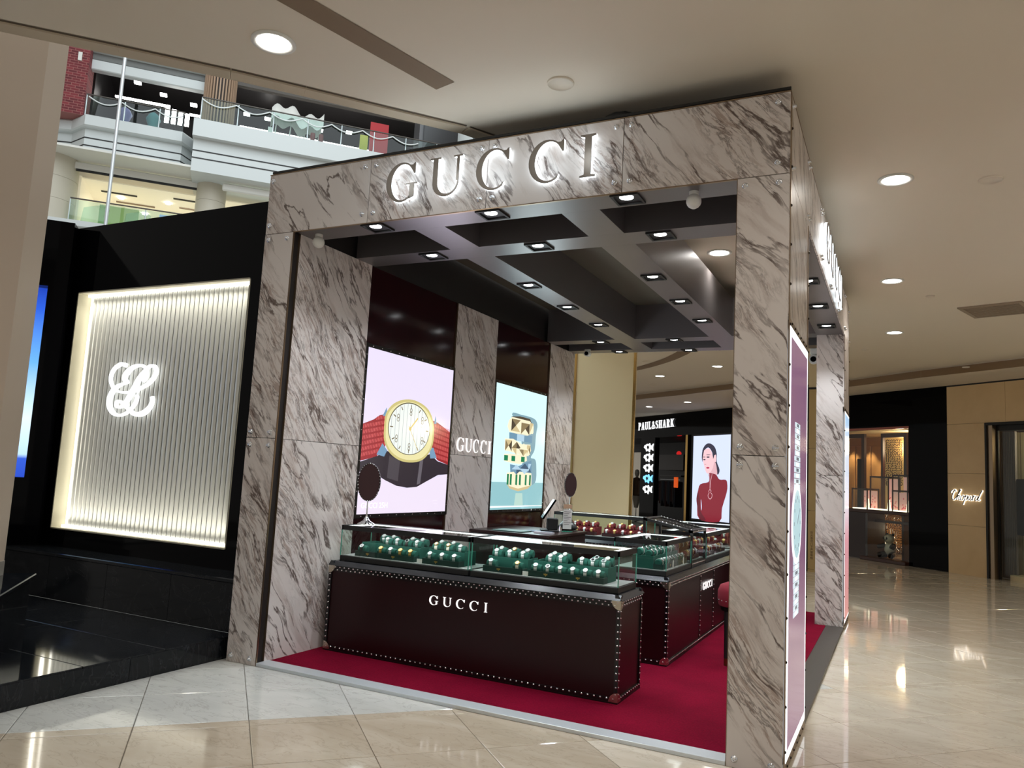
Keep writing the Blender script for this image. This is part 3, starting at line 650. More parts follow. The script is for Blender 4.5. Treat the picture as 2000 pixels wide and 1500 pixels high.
J(MB().box(.49, .3, .85, 1.71, .6, .90), 'shelf', M_dwood, cb); J(MB().box(.49, .3, .0, 1.71, .6, .07), 'plinth', M_dwood, cb)
J(MB().box(1.2, .35, .07, 1.26, .6, 1.05), 'leg', M_dwood, cb); J(MB().box(1.62, .1, .07, 1.70, .6, 1.05), 'leg', M_dwood, cb)
M_pink = mat('pink_backdrop', srgb(206, 96, 106), .6, 0, srgb(206, 96, 106), .30); M_pink2 = mat('pale_pink_backdrop', srgb(228, 168, 160), .6, 0, srgb(228, 168, 160), .35)
M_glow = mat('lit_display_floor', srgb(250, 236, 210), .6, 0, (1, .88, .66), 1.6)
for i, (x0, x1, z1, y0, nm, pk) in enumerate(((-.02, .46, 1.61, .10, 'low glass jewellery case at the left end of the counter', 0), (.41, .96, 1.90, .22, 'tall glass jewellery case in the middle with a red floral backdrop', 1), (.98, 1.42, 1.95, .30, 'tallest glass jewellery case at the right end, behind the low one', 1), (1.19, 1.62, 1.60, .08, 'low glass jewellery case in front at the right end of the counter', 0))):
    y1 = y0+(.36 if i < 2 else .2)
    c = thing('jewellery_case', nm, 'display case', M=WALL, group='glass cases in the jewellery shop window')
    fr = MB()
    for a in (x0, x1-.022):
        for bb in (y0, y1-.022): fr.box(a, bb, 1.13, a+.022, bb+.022, z1)
    fr.box(x0, y0, z1-.035, x1, y0+.022, z1); fr.box(x0, y1-.022, z1-.035, x1, y1, z1); fr.box(x0, y0, z1-.035, x0+.022, y1, z1); fr.box(x1-.022, y0, z1-.035, x1, y1, z1)
    J(fr, 'frame', M_dwood, c); J(MB().box(x0+.02, y0+.01, 1.131, x1-.02, y1-.01, 1.155), 'lit_base', M_glow, c)
    J(MB().box(x0+.022, y0+.004, 1.16, x1-.022, y0+.008, z1-.035), 'glass_pane', M_glass, c)
    J(MB().box(x0+.05 if not pk else (x0+x1)/2-.05, y1-.035, 1.156, x1-.03, y1-.025, z1-.05), 'backdrop', M_pink2, c)
    rr = random.Random(i)
    fl = MB()
    for k in range(26): fl.prism([(a, d_) for a, d_ in ellarc(0, 0, .018, .018, 0, 288, 4)], (rr.uniform(x0+.08 if not pk else (x0+x1)/2-.03, x1-.06), y1-.04, 1.16+abs(rr.gauss(0, .13))), (1, 0, 0), (0, 0, 1), (0, .003, 0))
    o = J(fl, 'floral_print', M_pink, c); o['kind'] = 'stuff'
    J(MB().cyl((x1-.10, y0+.12, 1.156), (x1-.10, y0+.12, 1.156+.22), .045, .022, 14), 'display_cone', mat('lit_cone', srgb(255, 240, 214), .5, 0, (1, .88, .66), 1.0), c)
b = MB(); b.box(-1.4, 1.4, .85, .3, 1.9, .92); b.box(-.9, 1.4, .2, -.84, 1.9, .85); b.box(-.3, 1.4, .2, -.24, 1.9, .85); b.box(-.9, 1.88, .1, .2, 1.9, .85)
o = wl(b, 'back_cabinet', M_wood); tag(o, 'low wooden cabinet at the back of the jewellery shop', 'cabinet')
o = wl(MB().box(-.32, .55, 1.14, -.15, .62, 2.32, .01), 'banner_stand', M_black); tag(o, 'tall black banner stand behind the low glass case at left', 'stand')
# panda figure
t = thing('panda_figure', 'glittering seated panda figure, arm raised, in the low shop window', 'figure', M=WALL @ Matrix.Translation((1.05, .02+.16, .08)), kind=None)
M_pw = mat('panda_white', srgb(190, 182, 168), .35, .3); M_pb = mat('panda_black', srgb(26, 22, 22), .25, .3)
Mx = Matrix.Rotation(math.radians(18), 3, 'Y')
MB().ball((0, 0, .20), .135, 18, (1, .85, 1.25)).build('body', M_pw, t, True)
MB().ball((-.01, -.02, .43), .115, 18, (1.08, .95, .95)).build('head', M_pw, t, True)
for s_ in (-1, 1):
    MB().ball((-.01+s_*.085, -.0, .525), .034, 10).build('ear', M_pb, t, True)
    MB().ball((-.03+s_*.042, -.125, .44), .024, 10, (1, .4, 1.2)).build('eye_patch', M_pb, t, True)
MB().ball((-.03, -.135, .40), .017, 8).build('nose', M_pb, t, True)
MB().tube([(-.10, -.02, .30), (-.19, -.07, .25), (-.27, -.08, .24)], [.055, .05, .045], 12).build('arm', M_pb, t, True)
MB().tube([(.11, -.02, .30), (.16, -.09, .25), (.15, -.15, .27)], [.055, .05, .045], 12).build('arm', M_pb, t, True)
MB().tube([(-.08, -.03, .09), (-.15, -.12, .07), (-.2, -.15, .06)], [.075, .07, .06], 12).build('leg', M_pb, t, True)
MB().tube([(.08, -.03, .09), (.14, -.12, .07), (.16, -.16, .06)], [.075, .07, .06], 12).build('leg', M_pb, t, True)
wl(MB().box(.45, -.12, 0, 1.72, .3, .075, .01), 'window_sill_plinth', M_dwood, js)
wl(MB().box(.49, .02, .075, 1.72, .026, 1.05), 'glass_pane', M_glass, js)
wl(MB().box(-.45, .02, 1.13, 1.72, .026, 2.96), 'glass_pane', M_glass, js)
wl(MB().box(-.45, -.01, 2.95, 1.74, .05, 3.0), 'window_head_trim', mat('copper_trim', srgb(150, 92, 80), .3, .8), js)
for xx, yy in ((-2.1, 1.9), (-1.5, 1.9), (-.9, 1.9)):
    p = WALL @ Vector((xx, yy, 2.9)); spot('shop_spot', p, 60, 70, .5, (1, .76, .46), .04, WALL @ Vector((xx, yy+.2, 0)))
p = WALL @ Vector((.8, .9, 2.6)); point_light('shop_fill', p, 40, (1, .78, .52), .2)
p = WALL @ Vector((.8, 1.2, .7)); point_light('shop_low_fill', p, 16, (1, .78, .52), .1)
# script sign
t = thing('script_sign', 'back-lit cursive lettering on the tan stone wall', 'sign', M=WALL)
strokes = [([(1.05, 1.55), (.80, 1.95), (.30, 1.9), (.0, 1.45), (.35, 1.25), (.75, 1.75), (.62, 2.02)], .09), ([(.72, 1.9), (.42, 1.1), (.40, .35), (.75, .05), (1.15, .45), (1.25, .6)], .14),
           ([(1.2, .5), (1.75, 1.6), (1.85, 1.98), (1.68, 1.9), (1.50, 1.1), (1.35, .05)], .12), ([(1.4, .5), (1.68, .95), (1.82, .85), (1.72, .15), (1.95, .12), (2.1, .4)], .11),
           ([(2.42, .95), (2.15, .75), (2.1, .25), (2.35, .05), (2.6, .35), (2.6, .8), (2.42, .95), (2.75, .85)], .11), ([(2.75, .6), (3.0, 1.0), (2.9, .3), (2.68, -.75)], .12), ([(2.93, .55), (3.2, .95), (3.4, .8), (3.3, .25), (3.05, .08), (2.9, .2)], .11),
           ([(4.0, .85), (3.7, .9), (3.52, .5), (3.6, .12), (3.85, .25), (4.02, .85), (3.95, .2), (4.15, .12), (4.3, .5)], .11), ([(4.3, .6), (4.42, 1.05), (4.45, .8), (4.35, .05)], .1), ([(4.42, .6), (4.65, .95), (4.85, .88)], .12),
           ([(5.35, .85), (5.05, .9), (4.85, .5), (4.92, .12), (5.2, .25), (5.42, .9)], .11), ([(5.95, 2.0), (5.62, 1.2), (5.38, .3), (5.5, .1), (5.75, .3)], .12)]
kk = .70/6.0
for nm, m_, yy, gr in (('halo', mat('script_halo', (1, 1, 1), .5, 0, (1, .95, .85), 1.5), -.02, 1.7), ('letters', mat('script_face', srgb(60, 56, 54), .3, .6), -.036, .75)):
    b = MB()
    for pts, wd in strokes: b.ribbon([((a+.16*c)*kk, c*kk*.92) for a, c in pts], wd*gr*kk, (2.76, yy, 1.455), (1, 0, 0), (0, 0, 1), (0, .012, 0))
    wl(b, nm, m_, t)
point_light('script_glow', WALL @ Vector((3.1, -.12, 1.5)), .3, (1, .95, .85), .15)
# curtained doorway at the right edge
t = thing('curtained_window', 'dark framed shop window at the right edge with grey curtain and cream slats', 'window', M=WALL)
b = MB(); b.box(3.56, -.03, 0, 3.60, .2, 2.99); b.box(3.60, -.03, 2.94, 6.2, .2, 2.99); b.box(6.15, -.03, 0, 6.2, .2, 2.99); b.box(3.66, .1, 0, 3.74, .14, 2.94); b.box(3.6, .1, 2.84, 6.2, .3, 2.94); wl(b, 'frame', M_black, t)
wl(MB().box(3.60, .0, 0, 3.70, .2, 2.94), 'jamb', M_bronze, t)
b = MB(); n = 60
pts = [(3.50+.36*k/n, .42+.045*math.sin(k*1.05)) for k in range(n+1)]
b.add([(a, c, .02) for a, c in pts]+[(a+.02*(1), c, 2.84) for a, c in pts], [(k, k+1, n+1+k+1, n+1+k) for k in range(n)], True); wl(b, 'curtain', mat('grey_curtain', srgb(116, 106, 98), .7), t)
for k in range(14): wl(MB().box(3.66+k*.15, .62, .1, 3.79+k*.15, .66, 2.84), 'slat', mat('cream_slat', srgb(196, 178, 140), .6), t)
wl(MB().box(3.0, .68, 0, 6.2, .7, 2.9), 'backing', M_dwood, t); wl(MB().box(3.8, .28, 0, 6.15, .7, .1), 'window_base', M_cream, t)
wl(MB().box(3.90, .35, .86, 5.0, .42, 1.92, .01), 'hanging_panel', M_black, t); wl(MB().box(4.04, .36, .1, 4.10, .41, .86), 'panel_leg', M_black, t)
wl(MB().box(3.8, .14, .1, 6.15, .146, 2.84), 'glass_pane', M_glass, t)
point_light('window_lamp', WALL @ Vector((4.7, .5, 2.6)), 22, (1, .88, .66), .1)

# beige column standing behind the booth
cx0 = thing('mall_column', 'tall beige column behind the booth with narrow brass corner strips', 'column', (.18, 7.95, 0))
MB().box(-.335, 7.62, 0, .665, 7.78, ZC).build('shaft', mat('cream_column', srgb(240, 224, 180), .5), cx0)
MB().box(.665, 7.60, 0, .70, 7.64, ZC).build('corner_strip', M_brass, cx0); MB().box(-.37, 7.60, 0, -.335, 7.64, ZC).build('corner_strip', M_brass, cx0)
MB().box(-.35, 7.595, 0, .685, 7.62, .12).build('skirting', M_brass, cx0)

# stone pier seen through the side opening of the booth
PM_ = Matrix.Translation((3.015, 11.15, 0)) @ Matrix.Rotation(math.radians(-14), 4, 'Z')
t = thing('stone_pier', 'gold-beige stone pier behind the side opening of the booth, with small dark lettering', 'pier', M=PM_)
for z0, z1 in ((0, .05), (.055, 1.12), (1.125, 2.28), (2.285, 3.40)): MB().box(0, 0, z0, .5, .5, z1).build('stone_panel', MATS['gold_beige_stone'], t, True)
MB().box(-.02, -.005, 3.405, .52, .5, 3.44).build('shadow_joint', M_black, t, True); MB().box(-.01, .01, 3.44, .51, .5, ZC).build('upper_panel', M_cream, t, True); MB().box(-.06, .03, 0, -.005, .5, 3.44).build('dark_edge', M_black, t, True)
for k, ch in enumerate('防火卷帘门下严禁堆物'): textmesh(ch, .036, (.045, -.001, .70-k*.052), (1, 0, 0), (0, 0, 1), (0, -.001, 0), mat('sign_brown', srgb(70, 44, 24), .6), t, 'lettering', True)
# ================================================================ LEFT BLACK SHOP FRONT
WY = .45; SH_ = 3.78
wlft = thing('wall_left', None, None, kind='structure')
b = MB(); b.box(-3.05, WY, 3.10, -.02, WY+.2, SH_); b.box(-3.05, WY, .57, -2.935, WY+.2, 3.10); b.box(-.575, WY, .57, -.02, WY+.2, 3.10); b.box(-2.935, WY, .57, -.575, WY+.2, .735)
b.build('black_facing', M_black_gloss, wlft)
# wing wall running off towards the left at 45 degrees
WING = Matrix.Translation((-3.05, WY, 0)) @ Matrix.Rotation(math.radians(-133.5), 4, 'Z')   # X runs down-left, Y outwards
b = MB(); b.box(0, 0, .57, .17, .2, SH_); b.box(.17, 0, 3.11, 4.2, .2, SH_); b.box(.17, 0, .57, 4.2, .2, 1.22)
o = b.build('black_wing', M_black_gloss, None, WING); o['kind'] = 'structure'; o.name = 'wall_left_wing'
t = thing('blue_screen', 'bright blue lit panel fading to white at the bottom, behind the beige column', 'screen', M=WING)
def grad(name, stops, s_=1.0):
    m = mat(name, (.02, .02, .02), .15); tt = NT(m); tc = tt.node('ShaderNodeTexCoord'); sp = tt.node('ShaderNodeSeparateXYZ'); tt.link(tc.outputs['Object'], sp.inputs[0])
    z0, z1 = stops[0][0], stops[-1][0]; f = tt.math('DIVIDE', tt.math('SUBTRACT', sp.outputs[2], z0), z1-z0)
    r = tt.ramp(f, [((z-z0)/(z1-z0), srgb(*c)) for z, c in stops]); tt.link(r, tt.b.inputs['Emission Color']); tt.b.inputs['Emission Strength'].default_value = s_; return m
MB().box(.17, .03, 1.22, 4.2, .05, 3.11).build('panel', grad('blue_gradient', [(1.22, (30, 70, 190)), (1.40, (40, 84, 200)), (1.44, (180, 215, 250)), (1.8, (214, 238, 250)), (2.35, (100, 170, 240)), (2.9, (36, 88, 208)), (3.11, (24, 60, 170))], 1.1), t, True)
# light box with fluted glass
t = thing('fluted_lightbox', 'large lit panel of vertical ribbed glass with a white script monogram', 'light box', (-1.755, WY, .735))
LX0, LX1, LZ0, LZ1 = -2.935, -.575, .735, 3.10
b = MB(); b.box(LX0, WY+.20, LZ0, LX1, WY+.23, LZ1); b.build('back_panel', mat('grey_backing', srgb(150, 150, 148), .6), t)
M_lb = mat('lightbox_side', srgb(176, 170, 148), .6)
b = MB(); b.box(LX0, WY+.0, LZ0, LX0+.012, WY+.2, LZ1); b.box(LX1-.012, WY, LZ0, LX1, WY+.2, LZ1); b.box(LX0, WY, LZ1-.012, LX1, WY+.2, LZ1); b.box(LX0, WY, LZ0, LX1, WY+.2, LZ0+.012); b.build('side_reveal', M_lb, t)
b = MB(); b.box(LX0+.025, WY+.135, LZ0+.02, LX0+.078, WY+.145, LZ1-.02); b.build('led_tube', mat('warm_led', (1, 1, 1), .5, 0, (1, .97, .86), 3.5), t)
b = MB(); b.box(LX0+.05, WY+.08, LZ1-.035, LX1-.02, WY+.11, LZ1-.013); b.build('led_tube', MATS['warm_led'], t)
b = MB(); b.box(LX0+.05, WY+.08, LZ0+.013, LX1-.02, WY+.11, LZ0+.035); b.build('led_tube', MATS['warm_led'], t)
M_flute = mat('ribbed_glass', srgb(205, 206, 200), .28, .15, spec=.6)
NF = 37; x0 = LX0+.085; wf = (LX1-.012-x0)/NF
fl = MB(); n = 6
for k in range(NF):
    a0 = x0+k*wf; pr = [(a0+wf*.06+(wf*.88)*j/n, WY+.115-.010*math.sin(PI*j/n)) for j in range(n+1)]
    m_ = MB(); m_.add([(a, c, LZ0+.012) for a, c in pr]+[(a, c, LZ1-.012) for a, c in pr]+[(pr[0][0], WY+.125, LZ0+.012), (pr[-1][0], WY+.125, LZ0+.012), (pr[0][0], WY+.125, LZ1-.012), (pr[-1][0], WY+.125, LZ1-.012)],
                      [(j, j+1, n+1+j+1, n+1+j) for j in range(n)], True)
    if k == 0: g0 = m_.build('glass_flute', M_flute, t); base = g0.data
    else:
        o = bpy.data.objects.new('glass_flute', base); COL.objects.link(o); o.parent = t; o.location = (k*wf, 0, 0)
area('lightbox_top_glow', ((LX0+LX1)/2, WY+.05, LZ1-.03), ((LX0+LX1)/2, WY+.08, LZ0), 2.2, .04, 7, (1, .96, .84), 1.5)
area('lightbox_bottom_glow', ((LX0+LX1)/2, WY+.05, LZ0+.03), ((LX0+LX1)/2, WY+.08, LZ1), 2.2, .04, 7, (1, .96, .84), 1.5)
area('lightbox_side_glow', (LX0+.03, WY+.06, (LZ0+LZ1)/2), (LX1, WY+.10, (LZ0+LZ1)/2), .04, 2.2, 1.6, (1, .96, .84))
# script monogram as two strokes
A_ = [(-2.162, 2.346), (-2.22, 2.36), (-2.273, 2.348), (-2.338, 2.306), (-2.369, 2.231), (-2.346, 2.167), (-2.297, 2.114), (-2.229, 2.09), (-2.134, 2.082), (-2.027, 2.092), (-1.925, 2.123), (-1.826, 2.165), (-1.76, 2.221), (-1.732, 2.278), (-1.754, 2.324), (-1.793, 2.338), (-1.844, 2.326), (-1.904, 2.274), (-1.956, 2.217), (-1.998, 2.145), (-2.041, 2.082), (-2.085, 2.019), (-2.124, 1.977), (-2.166, 1.945), (-2.212, 1.939), (-2.248, 1.965), (-2.23, 1.997), (-2.182, 1.992), (-2.121, 1.956), (-2.045, 1.915), (-1.977, 1.879), (-1.901, 1.875), (-1.829, 1.897), (-1.769, 1.943), (-1.741, 2.0), (-1.751, 2.044)]
WA = [.038, .036, .032, .028, .026, .024, .022, .02, .022, .024, .026, .03, .034, .036, .03, .026, .026, .032, .046, .052, .052, .044, .03, .022, .024, .026, .024, .022, .024, .028, .036, .044, .046, .04, .032, .03]
B_ = [(-1.899, 2.194), (-1.865, 2.217), (-1.852, 2.258), (-1.871, 2.305), (-1.922, 2.337), (-1.984, 2.344), (-2.065, 2.324), (-2.128, 2.282), (-2.16, 2.24), (-2.154, 2.203), (-2.112, 2.182), (-2.179, 2.166), (-2.254, 2.14), (-2.31, 2.098), (-2.346, 2.028), (-2.343, 1.965), (-2.31, 1.912), (-2.248, 1.871), (-2.175, 1.861), (-2.086, 1.883), (-2.016, 1.931), (-1.971, 1.983), (-1.956, 2.03), (-1.968, 2.056)]
WB = [.034, .028, .024, .022, .022, .026, .034, .048, .052, .04, .018, .022, .032, .046, .054, .052, .042, .03, .022, .022, .024, .026, .028, .03]
b = MB(); b.ribbon(A_, WA, (0, WY+.045, 0), (1, 0, 0), (0, 0, 1), (0, .03, 0)); b.build('monogram_stroke', M_signwhite, t)
b = MB(); b.ribbon(B_, WB, (0, WY+.043, 0), (1, 0, 0), (0, 0, 1), (0, .03, 0)); b.build('monogram_stroke', M_signwhite, t)
# ledge under the shop front
lg = thing('trim_2', None, None, kind='structure')
b = MB(); b.box(-3.2, .125, .535, -.03, .5, .57, .006); b.build('ledge_top', M_black_stone, lg)
for k in range(4): MB().box(-3.2+k*.79, .14, .16, -3.2+(k+1)*.79-.004, .3, .535).build('riser_slab', M_black_stone, lg)
b = MB(); b.box(0, -.32, .535, 4.2, .2, .57); b.box(0, -.30, .16, 4.2, .1, .535); o = b.build('trim_3', M_black_stone, None, WING @ Matrix.Translation((.0, 0, 0))); o['kind'] = 'structure'
# platform with tiles
pf = thing('stone_platform', 'low black polished stone platform in front of the black shop front', 'platform', (-1.6, -1.3, 0))
MB().box(-6, -3.6, 0, -.06, .14, .159).build('core', mat('platform_core', srgb(70, 72, 74), .5), pf)
for k in range(4):
    MB().box(-.062, -3.6+k*.935, 0.0, -.045, -3.6+(k+1)*.935-.004, .15).build('side_slab', M_black_stone, pf)
for i in range(10):
    for j in range(6):
        xa, xb = (-.62*(i+1)-.10, -.62*i-.10) if i else (-.72, -.046)
        ya, yb = max(-3.6, .105-.62*(j+1)), .105-.62*j if j else .138
        if xa < -6: continue
        MB().box(xa+.003, ya+.003, .140, xb-.003, yb-.003, .161, .002).build('tile', M_black_stone, pf)
# bench block, rotated 45 degrees, carrying the beige column
BM = Matrix.Translation((-1.10, -.82, .16)) @ Matrix.Rotation(math.radians(-133.5), 4, 'Z')   # X: down-left, Y: down-right
t = thing('stone_bench', 'black polished stone bench block at the left edge, beige column rising from it', 'bench', M=BM)
b = MB(); b.box(.03, .03, 0, 2.6, 3.2, .41); b.build('body', M_black_stone, t, True)
b = MB(); b.box(0, 0, .41, 2.6, 3.2, .44, .006); b.build('top_slab', M_black_stone, t, True)
# column
t = thing('mall_column', 'thick beige many-sided column at the left edge standing on the black bench', 'column', (-1.385, -1.385, .6))
n = 8; R8 = .42; a0 = math.atan2(.852, .523)
pol = [(R8*math.cos(a0+2*PI*k/n), R8*math.sin(a0+2*PI*k/n)) for k in range(n)]
MB().prism(pol, (-1.385, -1.385, .70), (1, 0, 0), (0, 1, 0), (0, 0, 9)).build('shaft', M_colpaint, t)
MB().prism([(a*1.012, c*1.012) for a, c in pol], (-1.385, -1.385, .60), (1, 0, 0), (0, 1, 0), (0, 0, .10)).build('skirting', mat('grey_skirting', srgb(150, 146, 140), .4), t)

# ================================================================ ATRIUM FAR SIDE  (frame: X along, Y away, Z up)
def fb(mb, name, m, p, kind=None):
    o = mb.build(name, m, p, True)
    if kind: o['kind'] = kind
    return o
wf_ = thing('wall_far', None, None, M=FAR, kind='structure')
L0, L1, L2 = -16, -2.8, 16
M_line = mat('black_line', srgb(30, 30, 32), .6)
def bent(mb, prof):
    """extrude (y,z) profile along the bent left edge: straight from -7.5 to -3.4, turned back at both ends"""
    path = [(-16, 3.0), (-8.1, .0+1.0), (-7.4, 0), (-3.3, 0), (-2.75, .9)]
    vs = []
    for (x, dy) in path: vs += [(x, y+dy, z) for y, z in prof]
    k = len(prof); fs = [(i*k+j, i*k+(j+1) % k, (i+1)*k+(j+1) % k, (i+1)*k+j) for i in range(len(path)-1) for j in range(k)]
    fs += [tuple(range(k)), tuple(range(5*k-1, 4*k-1, -1))]; mb.add(vs, fs); return mb
fb(bent(MB(), [(-.25, 16.25), (-.35, 16.3), (-.35, 16.72), (-.28, 16.8), (2.5, 16.8), (2.5, 16.25)]), 'gallery_cornice', M_fascia, wf_)
fb(bent(MB(), [(0, 14.8), (0, 16.25), (2.5, 16.25), (2.5, 14.8)]), 'gallery_fascia', M_fascia, wf_)
for z in (15.42, 15.78): fb(bent(MB(), [(-.02, z), (-.02, z+.05), (.1, z+.05), (.1, z)]), 'black_line', M_line, wf_)
b = MB(); b.box(-2.75, -1.75, 16.75-.0, L2, 2.5, 17.0); b.box(-2.75, -1.95, 16.1, L2, -1.0, 16.9); fb(b, 'gallery_cornice', M_fascia, wf_)
b = MB(); b.box(-2.7, -1.6, 14.55, L2, 2.5, 16.12); fb(b, 'gallery_fascia', M_fascia, wf_)
for z in (15.15, 15.5): fb(MB().box(-2.7, -1.62, z, L2, -1.5, z+.05), 'black_line', M_line, wf_)
# lower gallery soffit, valance and floor
fb(MB().box(L0, -1.5, 14.72, L2, 9, 14.82), 'soffit', M_white_paint, wf_)
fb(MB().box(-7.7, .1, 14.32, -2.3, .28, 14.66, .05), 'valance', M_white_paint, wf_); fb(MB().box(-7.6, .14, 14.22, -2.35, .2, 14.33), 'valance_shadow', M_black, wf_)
fb(MB().box(-1.3, -.9, 14.1, L2, -.7, 14.45, .05), 'valance', M_white_paint, wf_)
fb(MB().box(L0, -.4, 11.2, L2, 9, 11.65), 'gallery_floor', M_fascia, wf_); fb(MB().box(L0, -.7, 11.45, L2, -.3, 11.7), 'gallery_cornice', M_fascia, wf_); fb(MB().box(L0, -.35, 6, L2, 1, 11.2), 'gallery_fascia', M_fascia, wf_)
# lower shop: cream lit interior
M_shopcream = mat('lit_cream', srgb(222, 212, 186), .6, 0, srgb(226, 216, 190), .30)
b = MB(); b.box(-7.5, 7.0, 11.65, 14, 7.2, 14.3); b.box(-7.6, 1.0, 11.65, -7.5, 7, 14.3); fb(b, 'shop_back', M_shopcream, wf_)
fb(MB().box(-7.6, 1.2, 14.25, 14, 7.0, 14.3), 'shop_ceiling', M_shopcream, wf_)
fb(MB().box(-6.7, 1.5, 11.65, -5.0, 1.6, 13.2), 'green_display', mat('green_glass_display', srgb(150, 168, 90), .3, 0, srgb(150, 170, 90), .3), wf_)
for x0, x1, y in ((-6.9, -5.3, 2.6), (-6.4, -4.6, 4.0), (-3.6, -2.4, 2.0), (-3.4, -2.2, 3.4)): fb(MB().box(x0, y, 14.2, x1, y+.14, 14.24), 'ceiling_slot', M_black if y < 3 else M_slot, wf_)
for k, (x, y) in enumerate(((-6.1, 3.3), (-5.2, 5.5), (-3.9, 3.0), (-3.5, 5.6), (-2.9, 5.9))):
    tag(fb(MB().cyl((x, y, 14.2), (x, y, 14.23), .13, n=10), 'downlight', M_lampglass, None and wf_) if False else MB().cyl((x, y, 14.18), (x, y, 14.23), .13, n=10).build('downlight', M_lampglass, None, FAR), 'small white downlight in the cream lower gallery shop, %s from the left' % ORD[k], 'ceiling light', 'downlights of the cream gallery shop')
tag(MB().cyl((.6, -.3, 14.66), (.6, -.3, 14.70), .14, n=10).build('downlight', M_lampglass, None, FAR), 'downlight in the white soffit just above the left corner of the booth', 'ceiling light')
# upper shop: dark interior
b = MB(); b.box(-7.6, 9, 16.8, 16, 9.1, 22); b.box(-7.6, 2.4, 21.4, 16, 9.1, 21.6); b.box(-7.7, 2.0, 16.8, -7.6, 9, 21.5); fb(b, 'dark_interior', mat('dark_interior', srgb(22, 19, 20), .5), wf_)
fb(MB().box(-8, .5, 19.35, -2.4, .9, 19.85, .04), 'shutter_box', M_fascia, wf_); fb(MB().box(-8, .3, 20.15, -1.2, .9, 20.9), 'upper_fascia', M_fascia, wf_); fb(MB().box(-8, .5, 19.85, -2.4, 1.1, 20.15), 'shadow_band', mat('grey_band', srgb(110, 112, 110), .6), wf_)
fb(MB().box(-1.2, .2, 19.9, 9.0, .5, 20.5), 'bronze_fascia', mat('brown_fascia', srgb(70, 62, 54), .5), wf_); fb(MB().box(-1.2, .0, 20.5, 16, .5, 22.5), 'black_fascia', M_black, wf_)
M_brick = None
def brickm():
    m = mat('red_brick', srgb(120, 52, 56), .8); t_ = NT(m); br = t_.node('ShaderNodeTexBrick'); tc = t_.node('ShaderNodeTexCoord'); sp = t_.node('ShaderNodeSeparateXYZ'); cb = t_.node('ShaderNodeCombineXYZ')
    t_.link(tc.outputs['Object'], sp.inputs[0]); t_.link(sp.outputs[0], cb.inputs[0]); t_.link(sp.outputs[2], cb.inputs[1]); t_.link(cb.outputs[0], br.inputs['Vector'])
    br.inputs['Color1'].default_value = (*srgb(128, 50, 56), 1); br.inputs['Color2'].default_value = (*srgb(92, 36, 42), 1); br.inputs['Mortar'].default_value = (*srgb(150, 96, 92), 1)
    br.inputs['Scale'].default_value = 1.0; br.inputs['Brick Width'].default_value = .34; br.inputs['Row Height'].default_value = .12; br.inputs['Mortar Size'].default_value = .012; t_.link(br.outputs[0], t_.b.inputs['Base Color']); return m
fb(MB().box(-12, -.1, 16.8, -7.55, 1.2, 22.5), 'brick_pier', brickm(), wf_); fb(MB().box(-8.02, -.14, 19.35, -7.86, -.1, 19.75), 'number_plate', M_white_paint, wf_)
def fthing(name, label, cat, group=None): return thing(name, label, cat, M=FAR, group=group)
# columns
t = fthing('gallery_column', 'round column clad in vertical wooden slats on the upper gallery', 'column')
fb(MB().cyl((-1.85, .2, 16.8), (-1.85, .2, 20.2), .68, n=24), 'core', mat('slat_shadow', srgb(52, 44, 40), .7), t)
b = MB()
for k in range(32):
    a = 2*PI*k/32; c, s_ = math.cos(a), math.sin(a); b.box(-.032, .67, 16.85, .032, .75, 20.15, M=Matrix.Translation((-1.85, .2, 0)) @ Matrix.Rotation(a, 4, 'Z'))
o = fb(b, 'wooden_slats', mat('column_slat', srgb(168, 140, 116), .6), t, 'stuff')
t = fthing('gallery_column', 'round stone column on the lower gallery, right of the cream lit shop', 'column')
for k in range(3): fb(MB().cyl((-1.8, .3, 11.65+k*1.03), (-1.8, .3, 12.67+k*1.03), .68, n=24), 'stone_drum', mat('pale_drum', srgb(196, 190, 174), .5), t)
t = fthing('gallery_column', 'round pale stone column on the lower gallery beside the beige column', 'column')
for k in range(3): fb(MB().cyl((-8.7, .6, 11.65+k*1.03), (-8.7, .6, 12.67+k*1.03), 1.15, n=28), 'stone_drum', MATS['pale_drum'], t)
t = fthing('gallery_pier', 'black marble pier at the right end of the upper gallery', 'column')
fb(MB().box(8.1, -1.2, 16.9, 9.9, .5, 22), 'shaft', mat('dark_marble', srgb(34, 34, 36), .2), t); fb(MB().box(7.9, -1.0, 16.9, 8.1, .4, 22), 'side_face', mat('grey_marble', srgb(96, 96, 98), .3), t)
t = fthing('gallery_partition', 'pale blue and grey wall panels right of the black marble pier', 'wall panel')
fb(MB().box(10.0, -.6, 16.9, 10.9, -.2, 22), 'pale_panel', M_fascia, t); fb(MB().box(10.95, -.5, 16.9, 12.8, -.2, 18.9), 'grey_panel', mat('grey_panel_blue', srgb(116, 128, 130), .5), t); fb(MB().box(10.95, -.5, 18.95, 12.8, -.2, 22), 'grey_panel', MATS['grey_panel_blue'], t); fb(MB().box(12.85, -.6, 16.9, 16, -.2, 22), 'pale_panel', mat('cream_lit_panel', srgb(210, 196, 150), .5), t)
